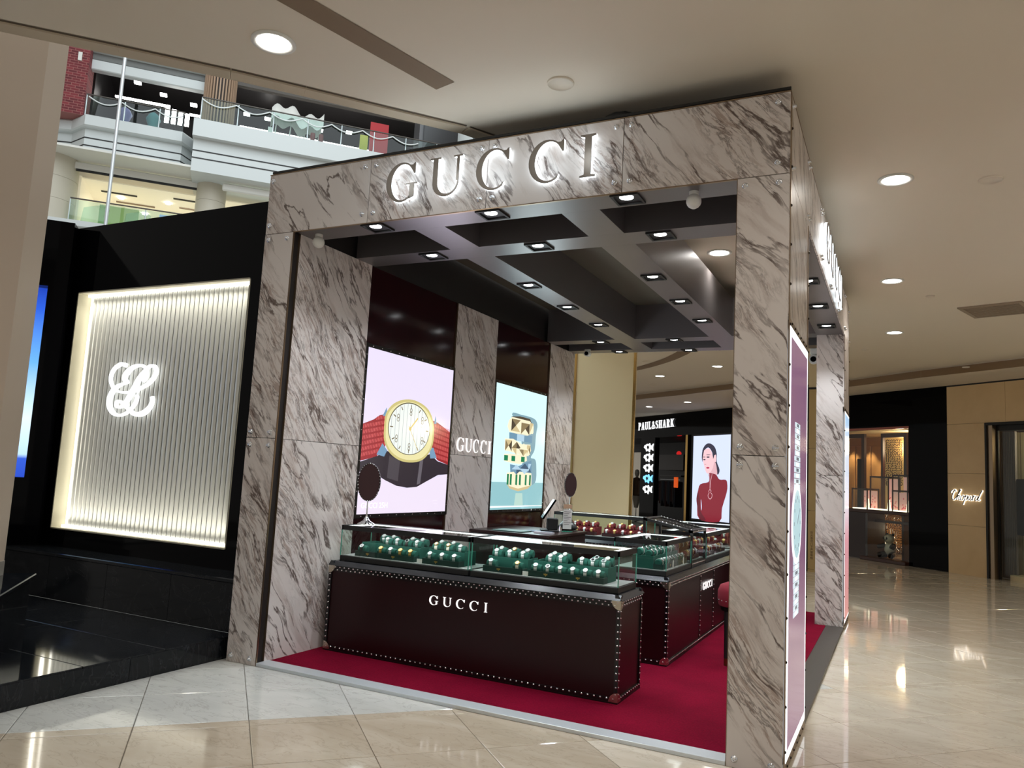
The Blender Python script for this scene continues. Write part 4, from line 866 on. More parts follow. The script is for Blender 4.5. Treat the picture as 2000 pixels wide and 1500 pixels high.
# railings
def railing(label, segs, z0, h, y):
    t = fthing('glass_railing', label, 'railing')
    for (x0, x1) in segs:
        fb(MB().box(x0+.02, y, z0+.02, x1-.02, y+.02, z0+h-.05), 'glass_pane', M_glass_green, t); fb(MB().tube([(x0, y+.01, z0+h), (x1, y+.01, z0+h)], .035, 8), 'handrail', M_darksteel, t)
        fb(MB().cyl((x0, y+.04, z0), (x0, y+.04, z0+h), .03, n=8), 'post', M_steel, t)
    return t
railing('glass railing of the upper gallery between the brick pier and the slatted column', [(-7.5, -5.9), (-5.9, -4.4), (-4.4, -3.3)], 16.8, 1.08, .0)
railing('long glass railing on the projecting right half of the upper gallery', [(-2.5+1.6*k, -.9+1.6*k) for k in range(9)], 17.0, 1.08, -1.7)
railing('glass railing of the lower gallery in front of the cream lit shop', [(-7.6+1.55*k, -6.05+1.55*k) for k in range(12)], 11.7, 1.1, -.3)
def garland(label, xs, z, y, am=.26):
    pts = []
    for i in range(len(xs)-1):
        for k in range(8):
            tt = k/8; x = xs[i]*(1-tt)+xs[i+1]*tt; pts.append((x, y, z-am*math.sin(PI*tt)))
    o = MB().tube(pts, .03, 6).build('light_garland', mat('garland_white', srgb(230, 236, 236), .5), None, FAR); tag(o, label, 'garland'); return o
garland('drooping white light rope hung on the upper railing between brick pier and slatted column', [-7.4, -6.0, -4.6, -3.2], 17.75, -.06)
garland('drooping white light rope along the projecting upper railing', [-2.5, -1.0, .5, 2.0, 3.4, 4.9, 6.4, 7.9], 17.95, -1.78)
for k, (x, y, z) in enumerate(((-5.9, 3, 20.2), (-4.7, 3.4, 20.0), (-3.2, 3, 19.6), (-.6, 4, 20.1), (.5, 5, 20.5), (3.3, 4, 20.0), (4.9, 4, 20.2))):
    tag(MB().box(x-.16, y-.16, z, x+.16, y+.16, z+.06).build('gallery_lamp', M_lampglass, None, FAR), 'small square white lamp in the dark upper gallery shop, %s from the left' % ORD[k], 'ceiling light', 'lamps of the dark upper gallery shop')
for k, (x0, x1, y, z) in enumerate(((-7.0, -4.4, 4, 19.7), (-.9, 7.8, 4, 19.35), (-3.5, -2.7, 5, 19.9))):
    o = MB().box(x0, y, z, x1, y+.12, z+.09).build('linear_lamp', M_lampglass, None, FAR); tag(o, ['thin glowing light line above the left railing of the upper gallery', 'long thin glowing light line running behind the right upper railing', 'short glowing light line left of the slatted column'][k], 'lamp')
for k in range(4): tag(MB().box(-4.5+k*.32, 3.0, 18.45, -4.3+k*.32, 3.1, 19.25-.05*k).build('upright_lamp', M_lampglass, None, FAR), 'narrow upright glowing lamp behind the upper gallery railing, %s from the left' % ORD[k], 'lamp', 'upright glowing panels in the upper gallery')
t = fthing('wavy_canopy', 'white wave-shaped canopy sculpture on thin legs behind the upper railing', 'sculpture')
pts = [(0.6+2.5*k/24, 18.5+.15*math.sin(k*.8)+.16*math.sin(k*.3-.3)) for k in range(25)]; n = 25
b = MB(); b.add([(x, -.6, z+.30) for k, (x, z) in enumerate(pts)]+[(x, .6, z-.25) for x, z in pts]+[(x, -.6, z-.32) for x, z in pts], [(k, k+1, n+k+1, n+k) for k in range(n-1)]+[(k, k+1, 2*n+k+1, 2*n+k) for k in range(n-1)], True)
fb(b, 'canopy', M_white_paint, t)
for x in (.8, 1.5, 2.2, 2.9): fb(MB().cyl((x, 0, 17), (x+.1, 0, 18.6), .03, n=6), 'leg', M_white_paint, t)
fb(MB().box(.5, -.2, 17, .75, .2, 17.9), 'side_panel', M_white_paint, t)
t = fthing('display_banner', 'tall red panel behind the upper gallery railing', 'panel'); fb(MB().box(5.55, .2, 17.0, 6.5, .3, 19.4), 'panel', mat('red_panel', srgb(180, 24, 34), .5), t)
t = fthing('display_banner', 'short yellow-green panel left of the tall red one on the upper gallery', 'panel'); fb(MB().box(4.95, -.6, 17.0, 5.35, -.5, 18.25), 'panel', mat('yellow_panel', srgb(196, 186, 50), .5), t); fb(MB().cyl((5.15, -.61, 17.3), (5.15, -.58, 17.3), .06, n=12), 'dot', M_black, t)
for k, (x, c, nm) in enumerate(((-6.0, srgb(120, 112, 170), 'violet'), (-4.75, srgb(70, 140, 146), 'teal'))):
    b = MB(); b.lathe([(.1, 16.85), (.3, 17.0), (.22, 17.3), (.34, 17.6), (.2, 17.85), (.06, 17.95)], (x, .9, 0), 14); tag(b.build('shop_decoration', mat('deco_%d' % k, c, .6), None, FAR), '%s rounded decoration standing behind the left upper railing' % nm, 'decoration')
for k, (x, nm) in enumerate(((1.6+.9, 'left'), (2.9, 'right'))): tag(MB().box(x, -.9, 17.0, x+.22, -.7, 17.75, .04).build('red_stool', mat('red_lacquer', srgb(130, 30, 28), .4), None, FAR), 'small red upright object behind the upper railing, %s one of two' % nm, 'display')
o = MB().tube([(-5.75, -2.4, 2), (-5.75, -2.4, 24)], .075, 8).build('hanging_pole', M_steel, None, FAR); tag(o, 'thin pale vertical pole hanging through the atrium left', 'pole')
o = MB().box(-3.9, -.35, 12.0, -3.5, -.33, 12.62).build('notice_card', mat('pale_blue_card', srgb(150, 190, 220), .6), None, FAR); tag(o, 'small pale blue notice on the lower gallery railing', 'notice')
for k in range(3):
    b = MB(); b.prism([(0, 0), (1.0, 0), (1.15, .9), (.85, 1.1), (.1, .85)], (-7.2+k*1.75, .1, 11.7), (1, 0, 0), (0, 0, 1), (0, .03, 0)); tag(b.build('glass_chair_back', M_glass_green, None, FAR), 'curved glass screen standing on the lower gallery, %s from the left' % ORD[k], 'screen', 'curved glass screens on the lower gallery')
area('gallery_shop_light', FAR @ Vector((-2, 3, 14.1)), FAR @ Vector((-2, 4, 11)), 10, 3, 170, (1, .96, .86))
# ================================================================ THE MARBLE BOOTH
kx = thing('marble_booth', 'large open booth clad in brown-veined white marble with a lit sign over its front', 'booth', (KW/2, KD/2, 0))
PT = .014     # panel thickness
def panel(x0, y0, z0, x1, y1, z1, m=M_marble, name='marble_panel'): return MB().box(x0, y0, z0, x1, y1, z1, .0015).build(name, m, kx)
g = .002
# carcass (dark metal) behind the cladding
b = MB(); b.box(.012, .014, 0, PW-.012, .28, KH-.01); b.box(KW-PW+.012, .014, 0, KW-.016, 1.02, KH-.01); b.box(KW-PW+.012, 5.05, 0, KW-.016, KD-.01, KH-.01)
b.box(.012, .014, HB+.012, KW-.016, .24, KH-.01); b.box(KW-.24, .014, HB+.012, KW-.016, KD-.01, KH-.01); b.box(.012, 5.72, HB+.012, KW-.016, KD-.01, KH-.01); b.box(.012, .014, 0, .26, KD-.01, KH-.01)
b.build('carcass', mat('booth_carcass', srgb(34, 30, 30), .5), kx)
xs = [0, 1.0, 2.0, 2.975, KW]
for a, c in zip(xs[:-1], xs[1:]): panel(a+g, 0, HB, c-g, PT, KH)
for z0, z1 in ((0, 1.672), (1.676, HB-.004)):
    panel(0, 0, z0, PW, PT, z1); panel(KW-PW, 0, z0, KW-.004, PT, z1)
# side header and pillars
ys = [PT, 1.0, 2.0, 3.0, 4.0, 5.0, KD]
for a, c in zip(ys[:-1], ys[1:]): panel(KW-PT, a+g, HB, KW, c-g, KH)
panel(KW-PT, PT, 2.46, KW, 1.03, HB-.004); panel(KW-PT, 5.035, 2.46, KW, KD, HB-.004)
panel(KW-PT, PT, 0, KW, 1.03, .035); panel(KW-PT, 5.035, 0, KW, KD, .035)
for z0, z1 in ((0, 1.672), (1.676, HB)):
    panel(KW-PW, 5.035, z0, KW-PT, 5.05, z1); panel(KW-PW-.002, 5.05, z0, KW-PW+.012, KD, z1); panel(KW-PW-.002, PT, z0, KW-PW+.012, 1.02, z1); panel(KW-PW, 1.02, z0, KW-PT, 1.035, z1)
# metal corner trims with small studs on the side pillars
st = MB()
for y0, y1 in ((PT, PT+.035), (.995, 1.03), (5.04, 5.075), (KD-.035, KD)):
    MB().box(KW-.001, y0, 0, KW+.004, y1, HB if y0 > .5 else KH).build('edge_trim', M_bronze, kx); zz = .12
    while zz < (HB if y0 > .5 else KH): st.dome((KW+.004, (y0+y1)/2, zz), (1, 0, 0), .010, .008); zz += .23
for y0, y1 in ((.05, .995), (5.075, KD-.035)):
    MB().box(KW-.001, y0, 2.42, KW+.004, y1, 2.455).build('edge_trim', M_bronze, kx); MB().box(KW-.001, y0, .0, KW+.004, y1, .05).build('edge_trim', M_bronze, kx); yy = y0+.08
    while yy < y1: st.dome((KW+.004, yy, 2.438), (1, 0, 0), .009, .007); st.dome((KW+.004, yy, .022), (1, 0, 0), .009, .007); yy += .15
o = st.build('trim_studs', mat('dark_stud', srgb(50, 44, 40), .3, .8), kx, kind='stuff')
for q in ((PW+.0, .0, HB-.006, KW-PW, .016, HB), (PW-.004, .0, 0, PW+.001, .014, HB), (KW-PW-.001, 0, 0, KW-PW+.003, .014, HB), (0, -.003, KH, KW, .02, KH+.006), (KW-.02, 0, KH, KW+.003, KD, KH+.006)): MB().box(*q).build('edge_trim', M_bronze, kx)
# screws with cup washers
bolt0 = [None]
def bolt(p, nrm):
    if bolt0[0] is None:
        m_ = MB(); m_.lathe([(.019, 0), (.019, .003), (.013, .006), (.0125, .006), (.012, .016), (.009, .021), (.004, .021), (.0035, .012), (.001, .012)], (0, 0, 0), 14, (0, -1, 0)); o = m_.build('bolt', M_chrome, kx, True); bolt0[0] = o
    else: o = bpy.data.objects.new('bolt', bolt0[0].data); COL.objects.link(o); o.parent = kx
    L = ROOTM[kx.name].inverted() @ Vector(p)
    o.matrix_local = Matrix.Translation(L) @ (Matrix.Rotation(PI/2, 4, 'Z') if nrm == 'x' else Matrix())
for xj in (1.0, 2.0, 2.975):
    for s_ in (-.05, .05):
        for z in (HB+.07, KH-.05): bolt((xj+s_, 0, z), 'y')
for xe in (.04, KW-.07):
    for z in (HB+.07, KH-.05): bolt((xe, 0, z), 'y')
for x0 in (0, KW-PW):
    for dx in (.045, PW-.06):
        for z in (.045, 1.62, 1.72, HB-.05): bolt((x0+dx, 0, z), 'y')
for yj in (1.0, 2.0, 3.0, 4.0, 5.0):
    for s_ in (-.05, .05):
        for z in (HB+.06, KH-.05): bolt((KW, yj+s_, z), 'x')
for y in (.09, 5.87):
    for z in (HB+.06, KH-.05): bolt((KW, y, z), 'x')
# left inner wall: marble panels between dark lacquer bays
XL = .30
MB().box(.262, .015, 0, .270, .075, HB).build('mirror_strip', M_mirror, kx)
b = MB(); z = .1
while z < HB: b.dome((.272, .045, z), (1, 0, 0), .007, .006); z += .17
b.build('strip_studs', M_rivet, kx, kind='stuff')
for y0, y1 in ((.078, 1.02), (2.56, 3.50), (5.06, KD)):
    for z0, z1 in ((0, 1.672), (1.676, HB)): panel(.262, y0, z0, XL, y1, z1)
    MB().box(XL-.02, y0-.003, 0, XL+.001, y0, HB).build('edge_trim', M_bronze, kx)
for y0, y1 in ((1.02, 2.56), (3.50, 5.06)):
    MB().box(.262, y0, 0, .285, y1, HB).build('lacquer_panel', M_burg_gloss, kx)
# rear header
for a, c in zip(xs[:-1], xs[1:]): panel(a+g, KD-PT, HB, c-g, KD, KH)
# ceiling grid of satin beams
TOPZ = KH-.02
def beam(x0, y0, x1, y1): return MB().box(x0, y0, HB, x1, y1, TOPZ).build('ceiling_beam', M_beam, kx)
beam(.30, .016, KW-.02, .255); beam(.30, .785, KW-.30, 1.06); beam(.30, 4.93, KW-.30, 5.18); beam(.30, 5.70, KW-.02, KD-.016)
for x0, x1 in ((1.255, 1.52), (2.46, 2.735)): beam(x0, 1.061, x1, 4.929); beam(x0, .256, x1, .784); beam(x0, 5.181, x1, 5.699)
beam(KW-.30, .256, KW-.016, 5.699)
for (x0, y0, x1, y1) in ((.30, .256, 1.254, .784), (1.521, .256, 2.459, .784), (2.736, .256, KW-.301, .784), (.30, 1.061, 1.254, 4.929), (1.521, 1.061, 2.459, 4.929), (.30, 5.181, 1.254, 5.699), (1.521, 5.181, 2.459, 5.699), (2.736, 5.181, KW-.301, 5.699)):
    MB().box(x0, y0, TOPZ-.03, x1, y1, TOPZ).build('ceiling_panel', M_dark_ceil, kx)
# recessed square downlights
sp0 = [None]; k = 0
def booth_light(x, y, label):
    if sp0[0] is None:
        t = thing('square_downlight', label, 'ceiling light', (x, y, HB), 0, 'square black downlights of the booth ceiling'); h_ = .092
        b = MB()
        for a in ((-h_, -h_, h_, -h_+.014), (-h_, h_-.014, h_, h_), (-h_, -h_+.014, -h_+.014, h_-.014), (h_-.014, -h_+.014, h_, h_-.014)): b.box(a[0], a[1], -.014, a[2], a[3], 0)
        b.build('frame', M_black, t, True); MB().box(-h_+.014, -h_+.014, -.003, h_-.014, h_-.014, 0).build('baffle', M_black, t, True)
        MB().lathe([(.045, -.003), (.045, -.006), (.001, -.008)], (0.0, -.026, 0), 20).build('lens', M_spotglass, t, True).parent = [c for c in t.children if c.name.startswith('baffle')][0]; sp0[0] = t
    else: dup(sp0[0], (x, y, HB), 0, label, 'square black downlights of the booth ceiling')
    spot('booth_spot', (x, y, HB-.03), BOOTH_W, 115, .7, (.88, .94, 1), .045)
BOOTH_W = 34
for r_, y in enumerate((.11, .90)):
    for c_, x in enumerate((1.02, 2.0, 2.98)): booth_light(x, y, 'square downlight in the %s cross beam of the booth, %s from the left' % (('front', 'second')[r_], ORD[c_]))
for c_, x in enumerate((1.388, 2.598)):
    for r_, y in enumerate((2.03, 3.0, 3.96)): booth_light(x, y, 'square downlight on the %s long beam of the booth, %s from the front' % (('left', 'right')[c_], ORD[r_]))
for r_, y in enumerate((5.06, 5.83)):
    for c_, x in enumerate((1.02, 2.0, 2.98)): booth_light(x, y, 'square downlight in the %s cross beam of the booth, %s from the left' % (('rear inner', 'rearmost')[r_], ORD[c_]))
for r_, y in enumerate((1.5, 2.5, 3.5, 4.5)): booth_light(KW-.15, y, 'square downlight in the right edge beam of the booth, %s from the front' % ORD[r_])
for x, nm in ((.44, 'left'), (3.40, 'right')):
    t = thing('globe_fixture', 'small white globe under the front beam of the booth, %s one' % nm, 'globe', (x, .13, HB))
    MB().ball((x, .13, HB-.062), .047, 18).build('globe', M_white_paint, t); MB().cyl((x, .13, HB-.022), (x, .13, HB), .030).build('mount', M_white_paint, t)
t = thing('security_camera', 'small white security camera under the rear beam above the beige column', 'camera', (.62, 5.62, HB))
MB().cyl((.62, 5.62, HB-.02), (.62, 5.62, HB), .045).build('mount', M_white_paint, t); MB().cyl((.62, 5.66, HB-.055), (.62, 5.57, HB-.06), .040).build('housing', M_white_paint, t); MB().cyl((.62, 5.571, HB-.06), (.62, 5.566, HB-.06), .028).build('lens', M_black_gloss, t)
t = thing('security_camera', 'small round camera on the rear right of the booth seen through the side opening', 'camera', (3.60, 5.60, HB-.25))
MB().box(3.56, 5.56, HB-.14, 3.69, 5.64, HB-.06, .01).build('mount', M_white_paint, t); MB().cyl((3.60, 5.63, HB-.2), (3.60, 5.55, HB-.2), .055).build('housing', M_white_paint, t); MB().cyl((3.60, 5.551, HB-.2), (3.60, 5.546, HB-.2), .035).build('lens', M_black_gloss, t)
# coil on the roof
o = MB().tube([(2.87+.10*math.cos(a*.6)*1.0, .20+.10*math.sin(a*.6), KH+.02+.008*a) for a in range(14)], .02, 8).build('cable_coil', M_black, None); tag(o, 'black coil of cable lying on the booth roof above the sign', 'cable')
o = MB().box(.02, -.0, KH+.012, KW, .012, KH+.03).build('roof_edge_strip', M_black, kx)
# carpet and thresholds
o = MB().box(.30, .13, 0, KW-.18, KD-.02, .02, .003).build('carpet', M_carpet); tag(o, 'crimson carpet covering the booth floor', 'carpet')
o = MB().box(PW+.002, .0, 0, KW-PW-.002, .128, .024, .002).build('threshold_plate', M_steel, kx)
o = MB().box(KW-.178, 1.037, 0, KW, 5.033, .024, .002).build('side_threshold_plate', M_darksteel, kx)
# letters of the signs
def capword(widths_x, word, z0, h, frame, t, m_face, m_body, off=.05, dpt=.05, name='letter'):
    """frame(a, b) maps along/up to world, nrm = outward"""
    (o, ux, nrm) = frame; o = Vector(o); ux = Vector(ux); nrm = Vector(nrm)
    for ch, (a, c) in zip(word, widths_x):
        wd, pols = letterpolys(ch); sx = (c-a)/wd
        bd = MB(); fc = MB()
        for p in pols:
            bd.prism(p, o+ux*a+Vector((0, 0, z0))+nrm*(off-dpt), ux*sx, (0, 0, h), nrm*(dpt-.006))
            fc.prism(p, o+ux*a+Vector((0, 0, z0))+nrm*(off-.006), ux*sx, (0, 0, h), nrm*.006)
        fo = fc.build(name, m_face, t)
        if m_body is not None: bo = bd.build('light_body', m_body, t); bo.parent = fo; bo.matrix_parent_inverse = Matrix()
t = thing('lit_sign', 'large back-lit metal capitals on the front header of the booth', 'sign', (2.0, 0, 3.4))
XW = [(1.175, 1.455), (1.555, 1.82), (1.925, 2.19), (2.325, 2.59), (2.70, 2.805)]
capword(XW, 'GUCCI', 3.41, .285, ((0, 0, 0), (1, 0, 0), (0, -1, 0)), t, M_letter, M_halo, .042, .028)
for x in (1.3, 1.68, 2.05, 2.45, 2.75): point_light('sign_glow', (x, -.16, 3.56), .75, (.80, .92, 1), .08)
t = thing('lit_sign', 'back-lit metal capitals on the right side header of the booth, seen edge-on', 'sign', (KW, 3.0, 3.4))
YW = [(2.02, 2.38), (2.50, 2.84), (2.96, 3.30), (3.42, 3.76), (3.88, 4.02)]
capword(YW, 'GUCCI', 3.36, .33, ((KW, 0, 0), (0, 1, 0), (1, 0, 0)), t, M_letter, M_halo, .042, .028)
for y in (2.2, 2.7, 3.2, 3.7): point_light('sign_glow', (KW+.07, y, 3.52), .2, (.80, .92, 1), .06)
t = thing('wall_lettering', 'white metal capitals on the marble strip between the two lit posters', 'sign', (XL, 3.07, 1.7))
capword([(2.68, 2.84), (2.87, 3.01), (3.04, 3.17), (3.21, 3.35), (3.40, 3.46)], 'GUCCI', 1.715, .145, ((XL, 0, 0), (0, 1, 0), (1, 0, 0)), t, M_print_white, None, .014, .010)
# ---------------------------------------------------------------- lit posters on the left wall
def poster(label, y0, z0, sy, sz):
    t = thing('lit_poster', label, 'lit poster', (.285, y0+sy/2, z0))
    b = MB(); f = .035
    b.box(.286, y0-f, z0-f, .300, y0, z0+sz+f); b.box(.286, y0+sy, z0-f, .300, y0+sy+f, z0+sz+f); b.box(.286, y0, z0-f, .300, y0+sy, z0); b.box(.286, y0, z0+sz, .300, y0+sy, z0+sz+f); b.build('frame', M_edge, t)
    b = MB(); n_ = 11
    for k in range(n_):
        s_ = (k+.5)/n_
        for z in (z0-f/2, z0+sz+f/2): b.dome((.300, y0+s_*sy, z), (1, 0, 0), .006, .005)
        for y in (y0-f/2, y0+sy+f/2): b.dome((.300, y, z0+s_*sz), (1, 0, 0), .006, .005)
    b.build('frame_rivets', M_rivet, t, kind='stuff')
    MB().box(.286, y0, z0, .296, y0+sy, z0+sz).build('screen', mat('scr_'+label[:6], (.02,)*3, .1), t); return t
def art(t, y0, z0, sy, sz, pts, lay, name, m, sm=False):
    P = pts
    if sm:
        Q = []; n = len(P)
        for i in range(n):
            p0, p1, p2, p3 = [Vector(P[(i+j) % n]) for j in (-1, 0, 1, 2)]
            for k in range(4):
                tt = k/4; Q.append(tuple(.5*((2*p1)+(p2-p0)*tt+(2*p0-5*p1+4*p2-p3)*tt*tt+(3*p1-p0-3*p2+p3)*tt**3)))
        P = Q
    return MB().prism([(a*sy, c*sz) for a, c in P], (.2962+lay*.0008, y0, z0), (0, 1, 0), (0, 0, 1), (.0006, 0, 0)).build(name, m, t)
def artline(t, y0, z0, sy, sz, pts, wd, lay, name, m, it=4):
    return MB().ribbon([(a*sy, c*sz) for a, c in pts], wd, (.2962+lay*.0008, y0, z0), (0, 1, 0), (0, 0, 1), (.0006, 0, 0), it).build(name, m, t)
Y0, Z0, SY_, SZ_ = 1.055, 1.08, 1.49, 1.48
t = poster('lit poster of a gold watch with red strap on pale lilac', Y0, Z0, SY_, SZ_); t['label'] = 'lit poster of a gold watch with a red strap on pale lilac'
A = lambda pts, lay, name, m, sm=False: art(t, Y0, Z0, SY_, SZ_, pts, lay, name, m, sm)
AL = lambda pts, wd, lay, name, m, it=4: artline(t, Y0, Z0, SY_, SZ_, pts, wd, lay, name, m, it)
A([(0, 0), (1, 0), (1, 1), (0, 1)], 0, 'print_background', emi('p_lilac', 222, 212, 240, 1.0))
A([(0, 0), (1, 0), (1, .26), (.7, .2), (.5, .15), (.3, .2), (0, .26)], .5, 'print_foreground', emi('p_lilac2', 226, 214, 232, 1.0), False)
A([(0, .316), (0, .536), (.104, .57), (.161, .601), (.22, .614), (.26, .5), (.235, .40), (.161, .35), (.079, .33)], 1, 'print_strap', emi('p_red', 146, 34, 40, 1))
A([(.76, .62), (.834, .609), (.9, .589), (1, .556), (1, .325), (.866, .35), (.807, .38), (.76, .42)], 1, 'print_strap', emi('p_red', 0, 0, 0))
for k in range(15):
    y = .005+k*.0155
    for j in range(7):
        z = .34+j*.034+k*.003
        if z < .53+.3*y: A([(y, z), (y+.006, z+.002), (y+.010, z+.024), (y+.004, z+.022)], 1.6, 'print_strap_highlight', emi('p_red_hi', 206, 92, 92, 1))
for k in range(14):
    y = .80+k*.0145
    for j in range(7):
        z = .36+j*.034-(k-7)*.002
        if z < .60-.22*(y-.8): A([(y, z), (y+.006, z-.001), (y+.002, z+.023), (y-.004, z+.022)], 1.6, 'print_strap_highlight', emi('p_red_hi', 0, 0, 0))
A([(0, .25), (.0, .31), (.168, .352), (.25, .39), (.5, .33), (.76, .39), (.86, .345), (1, .325), (1, .258), (.878, .251), (.731, .203), (.62, .166), (.508, .16), (.386, .172), (.266, .204), (.163, .239)], 2, 'print_dark_reflection', emi('p_dark', 44, 36, 44, 1))  # mirrored dark shape: the watch's reflection and shadow painted into the artwork
A([(.28, .22), (.40, .20), (.41, .33), (.29, .36)], 2.3, 'print_dark_facet', emi('p_dark2', 70, 64, 70, 1)); A([(.62, .18), (.66, .19), (.68, .36), (.64, .35)], 2.3, 'print_dark_facet', emi('p_dark3', 96, 90, 98, 1))
A([(.208, .43), (.155, .36), (.235, .35), (.262, .39)], 3, 'print_lug', emi('p_blue', 110, 146, 176, 1)); A([(.742, .43), (.795, .435), (.845, .365), (.765, .36)], 3, 'print_lug', emi('p_blue', 0, 0, 0)); A([(.19, .60), (.225, .655), (.24, .60)], 3, 'print_lug', emi('p_blue', 0, 0, 0)); A([(.785, .60), (.80, .655), (.815, .60)], 3, 'print_lug', emi('p_blue', 0, 0, 0))
A([(.213, .535), (.222, .618), (.298, .688), (.426, .728), (.566, .729), (.703, .687), (.778, .596), (.784, .457), (.71, .37), (.599, .33), (.432, .328), (.296, .372), (.225, .447)], 4, 'print_bezel', emi('p_gold', 196, 184, 120, 1), True)
A([(.232, .535), (.24, .61), (.31, .672), (.43, .712), (.565, .713), (.69, .674), (.76, .592), (.765, .46), (.70, .382), (.595, .345), (.435, .344), (.308, .384), (.242, .452)], 4.5, 'print_bezel_light', emi('p_gold2', 222, 214, 160, 1), True)
A(ellarc(.494, .542, .242, .171, 0, 352, 44), 5, 'print_dial_rim', emi('p_darkgold', 90, 84, 60, 1)); A(ellarc(.494, .541, .235, .165, 0, 352, 44), 5.5, 'print_dial', emi('p_dial', 226, 232, 226, 1))
for k in range(11):
    y = .285+k*.0425; hh = .163*math.sqrt(max(0, 1-((y-.494)/.235)**2))
    if hh > .03: A([(y-.002, .541-hh), (y+.002, .541-hh), (y+.002, .541+hh), (y-.002, .541+hh)], 6, 'print_dial_line', emi('p_line', 166, 170, 176, 1))
for k in range(12):
    a = PI/6*k; c, s_ = math.cos(a), math.sin(a); AL([(.494+.19*c, .541+.133*s_), (.494+.222*c, .541+.156*s_)], .011, 6.5, 'print_hour_mark', emi('p_mark', 110, 96, 70, 1), 1)
for (a, c) in ((.355, .603), (.495, .652), (.635, .607), (.349, .47), (.497, .424), (.643, .473)):
    for dz in (-.011, .011): AL([(a+.012*math.cos(q*PI/4), c+dz+.012*math.sin(q*PI/4)) for q in range(9)], .006, 6.8, 'print_dial_emblem', emi('p_mark', 0, 0, 0), 2)
AL([(.496, .542), (.579, .618)], .016, 7.2, 'print_hand', emi('p_hand', 202, 176, 96, 1), 1); AL([(.48, .56), (.60, .407)], .006, 7.2, 'print_hand', emi('p_hand', 0, 0, 0), 1); A(ellarc(.496, .542, .014, .012, 0, 330, 11), 7.6, 'print_hand_hub', emi('p_hand', 0, 0, 0))
textmesh('GUCCI', .016, (.2962+.0062, Y0+.62*SY_, Z0+.56*SZ_), (0, 1, 0), (0, 0, 1), (.0004, 0, 0), emi('p_mark', 0, 0, 0), t, 'print_lettering')
textmesh('GUCCI 25H', .05, (.2962+.003, Y0+.036*SY_, Z0+.035*SZ_), (0, 1, 0), (0, 0, 1), (.0004, 0, 0), emi('p_white', 255, 255, 255, 1.15), t, 'print_lettering', sx=1.15)
textmesh('. . . . . . .', .018, (.2962+.003, Y0+.83*SY_, Z0+.075*SZ_), (0, 1, 0), (0, 0, 1), (.0004, 0, 0), emi('p_white', 0, 0, 0), t, 'print_small_lettering'); textmesh('. . . . . .', .018, (.2962+.003, Y0+.84*SY_, Z0+.055*SZ_), (0, 1, 0), (0, 0, 1), (.0004, 0, 0), emi('p_white', 0, 0, 0), t, 'print_small_lettering')
Y1, Z1, SY1, SZ1 = 3.54, 1.075, 1.475, 1.49
t = poster('lit poster of stacked gold', Y1, Z1, SY1, SZ1); t['label'] = 'lit poster of stacked gold and emerald studded bracelets on pale blue'
A = lambda pts, lay, name, m, sm=False: art(t, Y1, Z1, SY1, SZ1, pts, lay, name, m, sm)
A([(0, .218), (1, .222), (1, 1), (0, 1)], 0, 'print_background', emi('b_bg', 205, 240, 244, 1.0)); A([(0, 0), (1, 0), (1, .222), (0, .218)], 0, 'print_floor', emi('b_fl', 138, 186, 192, 1.0)); A([(0, .015), (1, .02), (1, .026), (0, .03)], .5, 'print_floor_edge', emi('b_w', 236, 250, 250, 1))
A([(.305, .775), (.488, .785), (.74, .775), (.82, .727), (.801, .64), (.786, .506), (.715, .436), (.807, .423), (.84, .36), (.829, .222), (.6, .222), (.5, .6)], 1, 'print_shadow', emi('b_sh', 124, 158, 170, 1), True)
gl, gm, gd, gk = emi('b_g1', 238, 228, 196, 1), emi('b_g2', 198, 180, 136, 1), emi('b_g3', 132, 116, 84, 1), emi('b_g4', 74, 64, 50, 1)
bl, bm_, em = emi('b_b1', 170, 200, 218, 1), emi('b_b2', 104, 142, 166, 1), emi('b_em', 14, 120, 78, 1); bd_ = emi('b_b3', 60, 86, 110, 1)
A([(.30, .755), (.46, .77), (.66, .765), (.70, .73), (.30, .73)], 2, 'print_clasp', gk)
A([(.255, .72), (.309, .752), (.66, .745), (.743, .705), (.742, .65), (.605, .613), (.434, .619), (.271, .628), (.233, .671)], 2.2, 'print_gold_band', gl)
def pyr(cx_, cz_, rx_, rz_, ms, rot=0):
    c = [(cx_-rx_, cz_+rz_), (cx_+rx_, cz_+rz_), (cx_+rx_, cz_-rz_), (cx_-rx_, cz_-rz_)]
    if rot: c = [(cx_, cz_+rz_*1.3), (cx_+rx_*1.3, cz_), (cx_, cz_-rz_*1.3), (cx_-rx_*1.3, cz_)]
    for i in range(4): A([c[i], c[(i+1) % 4], (cx_, cz_)], 3, 'print_facet', ms[i])
pyr(.39, .688, .085, .05, [gd, gl, gm, gk]); pyr(.575, .672, .083, .048, [gd, gk, gl, gd]); pyr(.70, .685, .035, .045, [gm, gl, gl, gm])
A([(.271, .623), (.722, .622), (.72, .56), (.278, .566)], 2.2, 'print_blue_band', bm_); A([(.42, .618), (.56, .618), (.56, .563), (.42, .564)], 2.6, 'print_blue_link', bl)
A([(.199, .568), (.349, .575), (.518, .54), (.692, .546), (.712, .494), (.664, .445), (.492, .451), (.201, .477)], 2.4, 'print_gold_band', gl)
pyr(.27, .515, .06, .045, [gm, gk, gl, gd]); pyr(.42, .50, .07, .042, [gk, gl, gm, gd], 1); pyr(.56, .495, .07, .042, [gl, gm, gd, gl], 1); pyr(.66, .497, .035, .04, [gm, gd, gl, gm])
A([(.197, .445), (.40, .452), (.625, .449), (.64, .405), (.501, .372), (.318, .378), (.200, .388)], 2.6, 'print_gold_band', gl)
for a in (.20, .335, .52): A([(a, .435), (a+.07, .435), (a+.07, .392), (a, .392)], 3, 'print_emerald', em)
